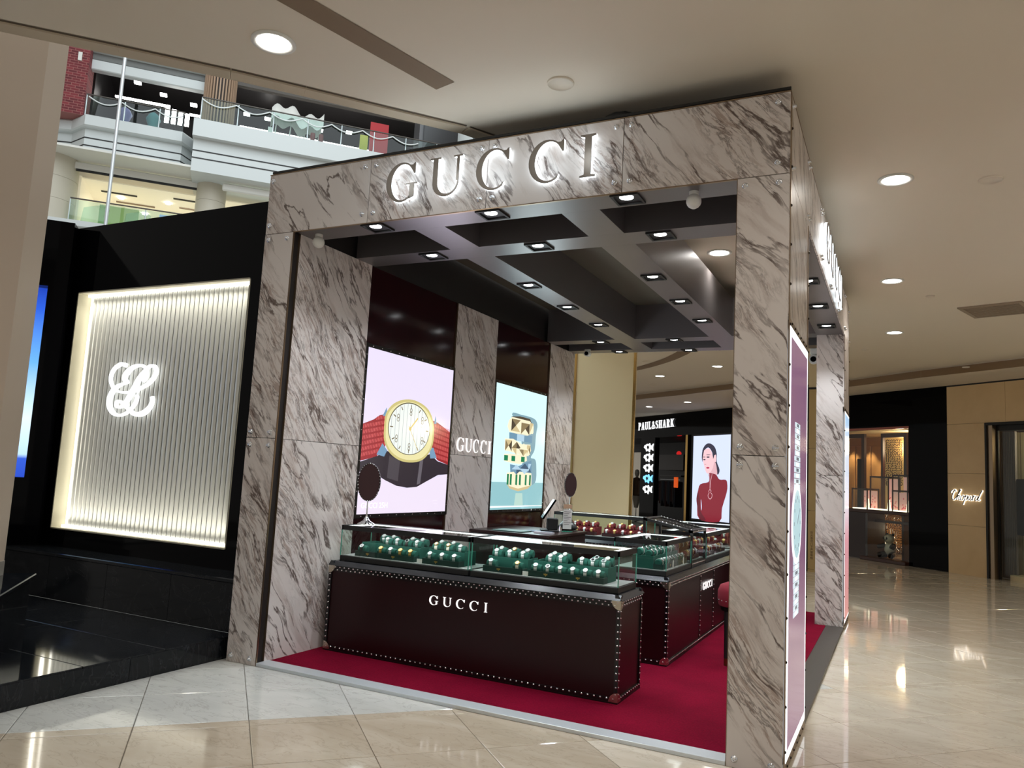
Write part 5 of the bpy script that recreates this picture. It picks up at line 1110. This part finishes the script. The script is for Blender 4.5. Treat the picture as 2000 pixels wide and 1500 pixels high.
A([(.315, .365), (.485, .356), (.729, .412), (.745, .306), (.645, .283), (.329, .296)], 2.4, 'print_blue_band', bm_)
pyr(.44, .325, .07, .032, [bl, bd_, bm_, bl], 1); pyr(.60, .335, .07, .036, [bd_, bl, bl, bd_], 1); pyr(.70, .345, .03, .036, [bl, bm_, bd_, bl])
A([(.262, .295), (.45, .31), (.741, .302), (.753, .2), (.678, .172), (.491, .150), (.326, .172), (.270, .21)], 2.8, 'print_gold_band', gl)
for a in (.27, .325, .43, .50, .615, .70): A([(a, .285), (a+.035, .285), (a+.035, .195), (a, .20)], 3.2, 'print_emerald', em)
A([(.27, .205), (.33, .168), (.49, .146), (.68, .168), (.75, .2), (.67, .19), (.49, .168), (.33, .187)], 3.4, 'print_gold_rim', gm)
A([(.45, .13), (.58, .13), (.60, .03), (.43, .03)], 1, 'print_floor_gleam', emi('b_gleam', 176, 206, 196, 1))
# poster glow into the booth
area('poster_glow', (.40, 1.8, 1.82), (2, 1.8, 1.6), 1.4, 1.4, 16, (.90, .86, 1)); area('poster_glow', (.40, 4.28, 1.82), (2, 4.28, 1.6), 1.4, 1.4, 16, (.80, .97, 1))
# light box on the near side pillar
t = thing('side_lightbox', 'tall purple light box with a silver watch on the right end of the booth', 'light box', (KW, .5, .05))
b = MB(); a0, a1, z0, z1 = .056, .99, .056, 2.415
b.box(KW, a0, z0, KW+.006, a1, z1); b.build('lit_border', emi('lb_white', 250, 252, 255, 1.3), t)
MB().box(KW+.006, a0+.05, z0+.055, KW+.0075, a1-.05, z1-.055).build('print_background', emi('lb_purple', 118, 84, 112, 1), t)
SB = lambda pts, lay, name, m: MB().prism(pts, (KW+.0078+lay*.0006, 0, 0), (0, 1, 0), (0, 0, 1), (.0005, 0, 0)).build(name, m, t)
lm = emi('lb_silver', 196, 214, 220, 1); lk = emi('lb_steel', 96, 104, 116, 1); yc = .43
for k in range(12):
    for sg in (-1, 1):
        z = 1.30+sg*(.20+k*.033); wd = (.145 if k < 6 else .125)
        if sg < 0 and k > 10: continue
        SB([(yc-wd, z), (yc+wd, z), (yc+wd, z+.029), (yc-wd, z+.029)], 1, 'print_link', lm); SB([(yc-wd*.4, z+.005), (yc+wd*.4, z+.005), (yc+wd*.4, z+.024), (yc-wd*.4, z+.024)], 2, 'print_link_centre', lk if k % 2 else emi('lb_white', 0, 0, 0))
SB(ellarc(yc, 1.30, .235, .235, 0, 350, 35), 3, 'print_bezel', emi('lb_white', 0, 0, 0)); SB(ellarc(yc, 1.30, .20, .20, 0, 350, 35), 4, 'print_dial', emi('lb_dial', 170, 200, 206, 1))
for k in range(12): a = k*PI/6; SB([(yc+.15*math.cos(a)-.008, 1.3+.15*math.sin(a)-.008), (yc+.15*math.cos(a)+.008, 1.3+.15*math.sin(a)-.008), (yc+.15*math.cos(a)+.008, 1.3+.15*math.sin(a)+.012), (yc+.15*math.cos(a)-.008, 1.3+.15*math.sin(a)+.012)], 5, 'print_hour_mark', lk)
MB().ribbon([(yc, 1.3), (yc+.09, 1.37)], .014, (KW+.0115, 0, 0), (0, 1, 0), (0, 0, 1), (.0005, 0, 0), 1).build('print_hand', lk, t)
t = thing('side_lightbox', 'pale blue and rose light box on the far right corner of the booth, seen edge-on', 'light box', (KW, 5.5, .05))
MB().box(KW, 5.08, .056, KW+.006, KD-.04, 2.415).build('lit_border', emi('lb_white', 0, 0, 0), t)
m_ = mat('side_print_two', (.02,)*3, .15); tt = NT(m_); tc = tt.node('ShaderNodeNewGeometry'); sp = tt.node('ShaderNodeSeparateXYZ'); tt.link(tc.outputs['Position'], sp.inputs[0]); r = tt.ramp(tt.math('DIVIDE', sp.outputs[2], 2.4), [(0, srgb(190, 120, 116)), (.4, srgb(210, 150, 160)), (.6, srgb(226, 226, 236)), (1, srgb(170, 205, 236))]); tt.link(r, tt.b.inputs['Emission Color']); tt.b.inputs['Emission Strength'].default_value = .9
MB().box(KW+.006, 5.10, .08, KW+.0075, KD-.06, 2.39).build('print_background', m_, t)
# ================================================================ COUNTERS
def counter(label, x0, x1, y0, y1, faces, seams_x=(), seams_y=(), h=.69):
    """leather trunk counter with studded edges; faces = sides that carry studs"""
    t = thing('leather_counter', label, 'counter', ((x0+x1)/2, (y0+y1)/2, .02), group='studded leather counters')
    z0 = .03
    MB().box(x0+.01, y0+.01, z0, x1-.01, y1-.01, h-.005).build('body', M_leather, t)
    b = MB(); e = .028
    # black bindings on the vertical and horizontal edges
    for X, sx in ((x0, 1), (x1, -1)):
        for Y, sy in ((y0, 1), (y1, -1)):
            b.box(X, Y, z0, X+sx*e, Y+sy*e, h)
    for z in ((z0, z0+e), (h-e*1.6, h)):
        for Y, sy in ((y0, 1), (y1, -1)): b.box(x0, Y, z[0], x1, Y+sy*.012, z[1])
        for X, sx in ((x0, 1), (x1, -1)): b.box(X, y0, z[0], X+sx*.012, y1, z[1])
    for s_ in seams_x: b.box(s_-.014, y0+.006, z0, s_+.014, y0+.02, h)
    for s_ in seams_y: b.box(x1-.02, s_-.014, z0, x1-.006, s_+.014, h)
    b.box(x0-.002, y0-.002, .02, x1+.002, y1+.002, z0); b.build('binding', M_edge, t)
    b = MB()
    b.prism([(-.012, 0), (.018, .035), (.04, .035), (.04, 0)], (x0, y0, h), (1, 0, 0), (0, 0, 1), (0, y1-y0, 0)); b.prism([(.012, 0), (-.018, .035), (-.04, .035), (-.04, 0)], (x1, y0, h), (1, 0, 0), (0, 0, 1), (0, y1-y0, 0))
    b.prism([(-.012, 0), (.018, .035), (.04, .035), (.04, 0)], (x0, y0, h), (0, 1, 0), (0, 0, 1), (x1-x0, 0, 0)); b.prism([(.012, 0), (-.018, .035), (-.04, .035), (-.04, 0)], (x0, y1, h), (0, 1, 0), (0, 0, 1), (x1-x0, 0, 0)); b.box(x0+.03, y0+.03, h-.01, x1-.03, y1-.03, h+.03)
    b.build('top_moulding', mat('black_moulding', srgb(22, 24, 30), .22, spec=.7), t)
    st = MB(); R_v = .0075; sp = .044
    def row(p, q, nrm, r=R_v):
        p, q = Vector(p), Vector(q); L = (q-p).length; n = max(1, int(L/sp))
        for k in range(n+1): st.dome(p.lerp(q, k/n), nrm, r, r*.8, 6)
    for f in faces:
        if f == 'y-':
            row((x0+.02, y0, h-.012), (x1-.02, y0, h-.012), (0, -1, 0)); row((x0+.04, y0, h-.034), (x1-.04, y0, h-.034), (0, -1, 0), .007); row((x0+.03, y0, z0+.02), (x1-.03, y0, z0+.02), (0, -1, 0))
            for X in (x0+.014, x1-.014): row((X, y0, z0+.05), (X, y0, h-.07), (0, -1, 0))
            for s_ in seams_x: row((s_, y0+.006, z0+.05), (s_, y0+.006, h-.06), (0, -1, 0))
        if f == 'x+':
            row((x1, y0+.02, h-.012), (x1, y1-.02, h-.012), (1, 0, 0)); row((x1, y0+.04, h-.034), (x1, y1-.04, h-.034), (1, 0, 0), .007); row((x1, y0+.03, z0+.02), (x1, y1-.03, z0+.02), (1, 0, 0))
            for Y in (y0+.014, y1-.014): row((x1, Y, z0+.05), (x1, Y, h-.07), (1, 0, 0))
            for s_ in seams_y: row((x1-.006, s_, z0+.05), (x1-.006, s_, h-.06), (1, 0, 0))
        if f == 'x-':
            row((x0, y0+.02, h-.012), (x0, y1-.02, h-.012), (-1, 0, 0)); 
            for Y in (y0+.014, y1-.014): row((x0, Y, z0+.05), (x0, Y, h-.07), (-1, 0, 0))
    st.build('studs', M_rivet, t, kind='stuff')
    q = [(0, 0)]+[(.062*math.cos(a*PI/12), .062*math.sin(a*PI/12)) for a in range(7)]
    for X, sx in ((x0, 1), (x1, -1)):
        for Z, sz in ((z0, 1), (h, -1)):
            c = MB(); c.prism([(a*sx, d*sz) for a, d in q], (X, y0-.003, Z), (1, 0, 0), (0, 0, 1), (0, .004, 0))
            c.prism([(a, d*sz) for a, d in q], (X-(.003 if sx > 0 else -.003), y0, Z), (0, 1, 0), (0, 0, 1), (.004*sx, 0, 0)); c.build('corner_cap', mat('corner_brass', srgb(196, 186, 168), .25, 1), t)
    return t
HC = .69; ZB = .725     # counter top, case base
t = counter('front studded oxblood leather counter with white metal lettering', .37, 2.85, .66, 1.17, ('y-', 'x+', 'x-'))
capword([(1.34, 1.42), (1.462, 1.535), (1.575, 1.65), (1.69, 1.765), (1.815, 1.84)], 'GUCCI', .49, .068, ((0, .669, 0), (1, 0, 0), (0, -1, 0)), t, M_print_white, None, .010, .004)
t = counter('long studded oxblood leather counter running back along the right side', 2.30, 2.84, 1.93, 4.92, ('y-', 'x+'), (), (3.13, 3.72))
capword([(3.20, 3.27), (3.295, 3.36), (3.39, 3.455), (3.48, 3.545), (3.585, 3.61)], 'GUCCI', .49, .068, ((2.832, 0, 0), (0, 1, 0), (1, 0, 0)), t, M_print_white, None, .012, .004)
t = counter('rear studded leather counter against the back opening, left half', .42, 1.76, 5.02, 5.50, ('y-', 'x+'))
t = counter('rear studded leather counter against the back opening, right half', 2.05, 3.35, 5.02, 5.50, ('y-', 'x+'))
def case(label, x0, x1, y0, y1, zb=ZB, ztop=1.012, floor_m=M_case_floor, top_open=True):
    t = thing('display_case', label, 'display case', ((x0+x1)/2, (y0+y1)/2, zb), group='glass display cases of the booth')
    MB().box(x0, y0, zb, x1, y1, zb+.042, .003).build('base', M_black, t); MB().box(x0+.012, y0+.012, zb+.042, x1-.012, y1-.012, zb+.046).build('liner', floor_m, t)
    zt = ztop-.038; r = .07
    b = MB(); b.box(x0, y0, zt, x1, y0+.012, ztop); b.box(x0, y1-.012, zt, x1, y1, ztop); b.box(x0, y0, zt, x0+.012, y1, ztop); b.box(x1-.012, y0, zt, x1, y1, ztop); b.build('top_rail', M_black, t)
    b = MB(); zz = ztop-.006
    for q in ((x0+.012, y0+.012, x1-.012, y0+r), (x0+.012, y1-r, x1-.012, y1-.012), (x0+.012, y0+r, x0+r, y1-r), (x1-r, y0+r, x1-.012, y1-r)): b.box(q[0], q[1], zz-.006, q[2], q[3], zz)
    b.build('lit_frame', M_strip, t)  # LED border, widened to imitate lit-poster reflections in the top glass
    MB().box(x0+.012, y0+.012, zz+.001, x1-.012, y1-.012, zz+.004).build('top_glass', M_glass, t)
    for (a, c, d, e) in ((x0+.004, y0+.004, x1-.004, y0+.008), (x0+.004, y1-.008, x1-.004, y1-.004), (x0+.004, y0+.008, x0+.008, y1-.008), (x1-.008, y0+.008, x1-.004, y1-.008)): MB().box(a, c, zb+.042, d, e, zt).build('glass_pane', M_glass, t)
    for X in (x0+.003, x1-.003):
        for Y in (y0+.003, y1-.003): MB().box(X-.003, Y-.003, zb+.042, X+.003, Y+.003, zt).build('glass_corner', M_glass_edge, t)
    area('case_light', ((x0+x1)/2, y0+.04, zt+.02), ((x0+x1)/2, (y0+y1)/2, zb), x1-x0-.1, .03, .75*(x1-x0), (.96, .98, 1)); return t
case('long glass display case on the left half of the front counter', .42, 1.63, .72, 1.13)
case('long glass display case on the right half of the front counter', 1.65, 2.81, .72, 1.13)
case('glass display case at the near end of the side counter', 2.34, 2.80, 1.99, 2.86)
case('glass display case at the far end of the side counter', 2.34, 2.80, 3.50, 4.86)
case('glass display case with red trays on the rear counter, left half', .46, 1.72, 5.06, 5.44, ztop=1.045)
case('glass display case on the rear counter, right half', 2.09, 3.31, 5.06, 5.44, ztop=1.03)
# ---------------------------------------------------------------- watches on cushions
def make_watch(strap_m, case_m, dial_m, label, group):
    t = thing('wristwatch', label, 'watch', (0, 0, 0), 0, group)
    # strap loop wrapped round the cushion: oval in the YZ plane, face towards -Y and up
    n = 20; b = MB(); w_ = .0115; ry, rz = .036, .034
    o, i = [], []
    for k in range(n): a = 2*PI*k/n; o.append((ry*math.cos(a), rz*math.sin(a)))
    vs = []
    for (y, z) in o: vs += [(-w_, y, z), (w_, y, z), (w_, y*.9, z*.9), (-w_, y*.9, z*.9)]
    fs = []
    for k in range(n):
        a, c = 4*k, 4*((k+1) % n)
        for j in range(4): fs.append((a+j, a+(j+1) % 4, c+(j+1) % 4, c+j))
    b.add(vs, fs, False); b.build('strap', strap_m, t, True)
    d = Vector((0, -.67, .74)).normalized(); p = Vector((0, -.0245, .0268))
    cs = MB().cyl(p, p+d*.007, .0175, .0165, 18).build('case', case_m, t, True); MB().cyl(p+d*.007, p+d*.0078, .0125, .0125, 18).build('dial', dial_m, t, True).parent = cs
    return t
M_ws = mat('watch_steel', srgb(205, 205, 205), .38, .8); M_wg = mat('watch_gold', srgb(206, 166, 96), .38, .8); M_wd = mat('watch_dark_strap', srgb(40, 30, 30), .5); M_wc = mat('watch_cream_strap', srgb(214, 206, 190), .5)
M_dw = mat('dial_white', srgb(196, 196, 192), .4); M_dk = mat('dial_dark', srgb(26, 28, 34), .2); M_db = mat('dial_blue', srgb(150, 196, 214), .2); M_dg = mat('dial_gold', srgb(210, 180, 120), .3)
KIND = {'s': ('silver', M_ws, M_ws, M_dw), 'g': ('gold', M_wg, M_wg, M_dg), 'k': ('black-strapped', M_wd, M_ws, M_dk), 'c': ('cream-strapped', M_wc, M_wg, M_dw), 'b': ('blue-faced silver', M_ws, M_ws, M_db), 'd': ('dark-faced silver', M_ws, M_ws, M_dk)}
protos = {}
cush = [None, None]
def cushion(M, parent, m=0):
    if cush[m] is None:
        b = MB(); n = 12; b.lathe([(.024, -.040), (.031, -.035), (.0325, 0), (.031, .035), (.024, .040)], (0, 0, 0), n, (1, 0, 0)); 
        me_o = b.build('cushion', (M_green, M_red_velvet)[m], parent, True); cush[m] = me_o
        o = me_o
    else: o = bpy.data.objects.new('cushion', cush[m].data); COL.objects.link(o); o.parent = parent
    o.matrix_local = ROOTM[parent.name].inverted() @ M; return o
def put_watch(kind, M, where, group):
    nm, a, b_, c = KIND[kind]; label = ('%s wristwatch, %s' % (nm, where))
    if kind not in protos: protos[kind] = make_watch(a, b_, c, label, group); protos[kind].matrix_world = M; return protos[kind]
    return dup(protos[kind], label=label, group=group, M=M)
M_bee = mat('gold_bee', srgb(206, 170, 96), .3, 1)
def tray(label, M, wid, front, back, where, rows=2, m=0, bees=(.5,)):
    """stepped presentation tray: low drawer in front, taller box behind. M = frame, X along, -Y to the viewer, Z up from case floor"""
    mf, md = ((M_green, M_green_dk), (M_red_velvet, M_red_dk))[m]
    t = thing('watch_tray', label, 'tray', M=M, group='watch presentation trays')
    b = MB(); zf = .042
    b.box(0, 0, 0, wid, .008, zf); b.box(0, .008, 0, .008, .085, zf); b.box(wid-.008, .008, 0, wid, .085, zf); b.box(.008, .008, 0, wid-.008, .085, .012); b.build('drawer', md, t, True)
    b = MB(); zb = .105
    yb = .09+.085*rows
    b.box(0, .087, 0, wid, .095, zb); b.box(0, .095, 0, .008, yb, zb); b.box(wid-.008, .095, 0, wid, yb, zb); b.box(0, yb, 0, wid, yb+.008, zb); b.box(.008, .095, 0, wid-.008, yb, zb-.022); b.build('upper_box', mf, t, True)
    for s_ in bees:
        c = MB(); X = wid*s_
        c.prism([(a, d) for a, d in ellarc(X, .021, .0035, .011, 0, 330, 11)], (0, -.002, 0), (1, 0, 0), (0, 0, 1), (0, .002, 0))
        for sg in (-1, 1): c.prism([(X, .026), (X+sg*.014, .030), (X+sg*.015, .020), (X+sg*.004, .017)], (0, -.002, 0), (1, 0, 0), (0, 0, 1), (0, .002, 0))
        c.build('bee_emblem', M_bee, t, True)
    g_ = 'watches on the trays'
    n = len(front); 
    for k, ch in enumerate(front):
        if ch == '-': continue
        L = Matrix.Translation((wid*(k+.5)/n, .048, .053)); cushion(M @ L, t, m); put_watch(ch, M @ L, '%s in the front row of %s' % (ORD[k], where), g_)
    for r, row in enumerate(back):
        n = len(row)
        for k, ch in enumerate(row):
            if ch == '-': continue
            L = Matrix.Translation((wid*(k+.5)/n, .135+.082*r, zb+.016+.012*r)); cushion(M @ L, t, m); put_watch(ch, M @ L, '%s in the %s upper row of %s' % (ORD[k], ('first', 'second', 'third')[r], where), g_)
    return t
ZF = ZB+.047
tray('wide green stepped tray at the left end of the front counter', Matrix.Translation((.545, .755, ZF)), .57, 'k-gsgg', ('--ssks', '-ss-ss'), 'the leftmost green tray', bees=(.22, .66))
tray('narrow green stepped tray, second from the left on the front counter', Matrix.Translation((1.195, .755, ZF)), .33, 'bss', ('ccs', 'ss-'), 'the second green tray from the left', bees=(.38,))
tray('green stepped tray with only two watches in its front drawer', Matrix.Translation((1.735, .755, ZF)), .33, 'b-c', ('sss', 'scs'), 'the third green tray from the left', bees=(.4,))
tray('wide green stepped tray at the right end of the front counter', Matrix.Translation((2.11, .755, ZF)), .58, 'bdsbss', ('-ss-sdd', '-ss--ks'), 'the wide right green tray', bees=(.24, .67))
# the trays in the side counter face +X
def MX(x, y): return Matrix.Translation((x, y, ZF)) @ Matrix.Rotation(PI/2, 4, 'Z')
tray('long dark green tray in the near case of the side counter', MX(2.765, 2.02), .46, 'dddkk', ('kdkd', 'dkkd'), 'the side counter\'s near green tray', bees=(.5,))
tray('second dark green tray in the near case of the side counter', MX(2.765, 2.50), .33, 'kkd', ('ksk', 'kk-'), 'the side counter\'s far green tray', bees=(.5,))
tray('red stepped tray in the far case of the side counter', MX(2.765, 3.58), .46, 'gsgs', ('gsg', 'sgs'), 'the side counter\'s near red tray', m=1)
tray('second red stepped tray in the far case of the side counter', MX(2.765, 4.15), .46, 'sgs', ('gg', 'ss'), 'the side counter\'s far red tray', m=1)
# trays of the rear case are raised
def block(x0, x1, y0, y1, z0, z1, label):
    o = MB().box(x0, y0, z0, x1, y1, z1, .004).build('riser_block', M_red_dk); tag(o, label, 'display riser'); return o
tray('red tray at the left end of the rear counter', Matrix.Translation((.52, 5.10, ZF)), .5, 'gsgsg', ('gsgs', 'sgsg'), 'the rear counter\'s left red tray', m=1)
tray('red tray at the right end of the rear counter case', Matrix.Translation((1.12, 5.10, ZF)), .54, 'sgsgs', ('gsgs', 'sgsg'), 'the rear counter\'s middle red tray', m=1)
tray('red tray in the case on the right half of the rear counter', Matrix.Translation((2.2, 5.10, ZF)), .5, 'gsgsg', ('gsgs', 'sgsg'), 'the rear counter\'s right red tray', m=1)
# small white cards
for x, y, rz, nm in ((2.085, .775, .1, 'white price card lying between the two green trays of the right front case'), (1.165, .79, .05, 'white price card between the two green trays of the left front case')):
    o = MB().box(x-.028, y-.02, ZF, x+.028, y-.017, ZF+.03).build('price_card', M_paper); tag(o, nm, 'card')
for k, (x, y) in enumerate(((2.79-.012, 2.30), (2.778, 2.66))):
    o = MB().box(x-.003, y-.015, ZF, x, y+.015, ZF+.06).build('price_tag', M_paper); tag(o, 'white upright price tag in the near side case, %s one' % ('nearer', 'farther')[k], 'card')
# open travel trunk in the middle of the side counter
t = thing('display_chest', 'studded black chest display with sloping glass lid on the side counter', 'trunk', (2.57, 3.18, ZB))
x0, x1, y0, y1 = 2.32, 2.80, 2.89, 3.47
b = MB(); b.box(x0, y0, ZB, x1, y1, ZB+.05, .003)
b.build('base', M_edge, t); MB().box(x0+.03, y0+.03, ZB+.05, x1-.03, y1-.03, ZB+.055).build('liner', M_case_floor, t)
b = MB()
for Y in (y0, y1-.022):
    b.box(x1-.022, Y, ZB+.05, x1, Y+.022, 1.04); b.box(x0, Y, ZB+.05, x0+.022, Y+.022, 1.13)
b.build('posts', M_edge, t)
b = MB()
sl = lambda xa, xb: [(xa, 1.13-(xa-x0)*.19), (xb, 1.13-(xb-x0)*.19), (xb, 1.155-(xb-x0)*.19), (xa, 1.155-(xa-x0)*.19)]
for Y, d in ((y0, .035), (y1-.035, .035)): b.prism(sl(x0, x1), (0, Y, 0), (1, 0, 0), (0, 0, 1), (0, d, 0))
for xa, xb in ((x0, x0+.04), (x1-.04, x1)): b.prism(sl(xa, xb), (0, y0, 0), (1, 0, 0), (0, 0, 1), (0, y1-y0, 0))
b.build('lid_frame', M_edge, t)
MB().prism([(x0+.03, 1.140-.0057), (x1-.03, 1.140-.0855), (x1-.03, 1.143-.0855), (x0+.03, 1.143-.0057)], (0, y0+.03, 0), (1, 0, 0), (0, 0, 1), (0, y1-y0-.06, 0)).build('lid_glass', mat('smoked_lid', srgb(70, 66, 62), .06, .3), t)
b = MB()
for k in range(14): 
    for Y in (y0+.017, y1-.017): X = x0+.02+k*.034; b.dome((X, Y, 1.156-(X-x0)*.19), (0, 0, 1), .007, .006)
for k in range(14): b.dome((x1, y0+.02+k*.041, 1.05), (1, 0, 0), .007, .006); b.dome((x1, y0+.02+k*.041, ZB+.03), (1, 0, 0), .007, .006)
b.build('studs', M_rivet, t, kind='stuff')
b = MB(); b.box(x1-.003, y0+.02, ZB+.05, x1-.0, y1-.02, 1.04); b.build('glass_pane', M_glass, t)
tray('small red tray inside the studded chest', Matrix.Translation((2.75, 2.95, ZB+.056)) @ Matrix.Rotation(PI/2, 4, 'Z'), .44, 'gsgs', ('gsg', 'sgs'), 'the red tray inside the chest', m=1)
# table mirrors
def mirror(x, y, z, label, first=[None]):
    if first[0] is None:
        t = thing('table_mirror', label, 'mirror', (x, y, z), math.radians(20), 'oval table mirrors'); Mq = Matrix.Diagonal((1, .12, 1.62, 1))
        n = 28; b = MB(); pol = [(.094*math.cos(2*PI*k/n), .155*math.sin(2*PI*k/n)) for k in range(n)]
        b.prism(pol, (0, -.006, .355), (1, 0, 0), (0, 0, 1), (0, .012, 0)); b.build('back', mat('oxblood_mirror_back', srgb(44, 14, 18), .3), t, True)
        b = MB(); b.tube([(.097*math.cos(2*PI*k/n), 0, .355+.158*math.sin(2*PI*k/n)) for k in range(n)], .006, 6, True); b.build('rim', M_edge, t, True)
        b = MB()
        for k in range(36): a = 2*PI*k/36; b.dome((.097*math.cos(a), -.005, .355+.158*math.sin(a)), (0, -1, 0), .004, .003)
        b.build('rim_studs', M_rivet, t, True, kind='stuff')
        MB().lathe([(.075, 0), (.072, .006), (.030, .030), (.012, .060), (.006, .075), (.005, .20)], (0, 0, 0), 20).build('stand', M_chrome, t, True)
        MB().prism(pol, (0, .0065, .355), (.93, 0, 0), (0, 0, .93), (0, .001, 0)).build('glass', mat('silver_mirror', srgb(230, 230, 230), .02, 1), t, True); first[0] = t
    else: dup(first[0], (x, y, z), math.radians(60), label, 'oval table mirrors')
mirror(.475, .97, 1.013, 'oval table mirror with oxblood back on the left end of the front case')
mirror(.62, 5.2, 1.046, 'oval table mirror with oxblood back on the rear case in front of the beige column')
# till desk
t = thing('till_desk', 'dark brown wooden desk behind the front counter', 'desk', (.8, 3.55, .02))
MB().box(.31, 3.10, .02, 1.24, 4.18, .85, .004).build('body', M_mahog, t); MB().box(.30, 3.08, .85, 1.26, 4.20, .88, .004).build('desk_top', M_mahog, t); MB().box(1.241, 3.10, .03, 1.246, 3.60, .84).build('door_panel', M_mahog, t); MB().box(1.241, 3.61, .03, 1.246, 4.17, .84).build('door_panel', M_mahog, t)
b = MB()
for k in range(8): b.dome((1.262, 4.21+k*.0, .86), (1, 0, 0), .006)
t = thing('monitor', 'black tilted till monitor on the desk', 'monitor', (.98, 3.72, .88), math.radians(-62))
b = MB(); b.box(-.10, -.10, 0, .10, .10, .02, .005); b.box(-.09, -.03, .02, .09, .09, .15, .01); b.build('base', M_black, t, True)
b = MB(); b.box(-.14, -.01, -.13, .14, .012, .13, .006, M=Matrix.Translation((.0, -.02, .25)) @ Matrix.Rotation(math.radians(-32), 4, 'X')); b.build('screen_panel', M_black_gloss, t, True)
t = thing('sign_holder', 'clear acrylic holder with a white printed card on the desk', 'sign holder', (1.13, 3.88, .88), math.radians(40))
MB().box(-.06, -.03, 0, .06, .05, .006).build('foot', M_glass_edge, t, True); MB().box(-.06, 0, .006, .06, .004, .32).build('panel', M_glass, t, True); MB().box(-.052, -.003, .03, .052, -.001, .25).build('card', M_paper, t, True); MB().box(-.052, -.003, .262, .052, -.001, .31).build('strip', mat('pale_wood', srgb(196, 160, 130), .5), t, True)
for k in range(8): MB().box(-.042, -.0042, .222-k*.02, .042-.02*(k % 3), -.0035, .226-k*.02).build('print_line', M_black, t, True)
o = MB().lathe([(.10, 0), (.13, .02), (.12, .06), (.07, .10), (.02, .115)], (1.06, 4.08, .881), 9).build('plastic_bag', mat('dark_plastic', srgb(60, 62, 66), .15)); tag(o, 'crumpled dark plastic bag on the far end of the desk', 'bag')
for v in o.data.vertices: v.co += Vector((random.uniform(-.02, .02), random.uniform(-.02, .02), random.uniform(-.0, .02)))
o = MB().box(.98, 3.3, .881, 1.2, 3.36, .9).build('phone', mat('grey_phone', srgb(190, 190, 196), .3)); tag(o, 'flat pale handset on the desk', 'phone')
o = MB().box(.55, 3.15, .881, .90, 3.42, .892, .002).build('folder', mat('green_folder', srgb(70, 104, 96), .5)); tag(o, 'dull green folder on the desk', 'folder')
o = MB().box(.78, 3.44, .881, 1.08, 3.62, .886).build('desk_mat', mat('blue_mat', srgb(66, 84, 112), .6)); tag(o, 'dark blue leather mat on the desk', 'mat')
o = MB().lathe([(.018, 0), (.018, .05), (.012, .06), (.012, .075)], (1.12, 3.7, .881), 12).build('small_bottle', M_chrome); tag(o, 'tiny silver bottle beside the monitor', 'bottle')
# velvet stool
def stool(x, y, label):
    t = thing('velvet_stool', label, 'stool', (x, y, .02))
    MB().lathe([(.19, .50), (.20, .54), (.20, .62), (.18, .665), (.12, .69), (.001, .70)], (x, y, 0), 24).build('seat', mat('crimson_velvet', srgb(120, 14, 36), .9), t)
    b = MB()
    for k in range(24): a = 2*PI*k/24; b.dome((x+.199*math.cos(a), y+.199*math.sin(a), .545), (math.cos(a), math.sin(a), 0), .007)
    b.build('nail_heads', M_rivet, t, kind='stuff')
    MB().cyl((x, y, .46), (x, y, .50), .17, .18, 20).build('apron', M_black, t)
    for a in (45, 135, 225, 315):
        c, s_ = math.cos(math.radians(a)), math.sin(math.radians(a)); l = MB().cyl((x+.15*c, y+.15*s_, .08), (x+.14*c, y+.14*s_, .49), .014, .028, 12).build('leg', M_black, t)
        f = MB().cyl((x+.152*c, y+.152*s_, .02), (x+.15*c, y+.15*s_, .08), .012, .014, 12).build('foot_cap', mat('copper_foot', srgb(120, 60, 44), .3, .8), l if False else t); f.parent = l
stool(3.345, 2.40, 'crimson velvet bar stool with black legs, half hidden by the right marble pillar')
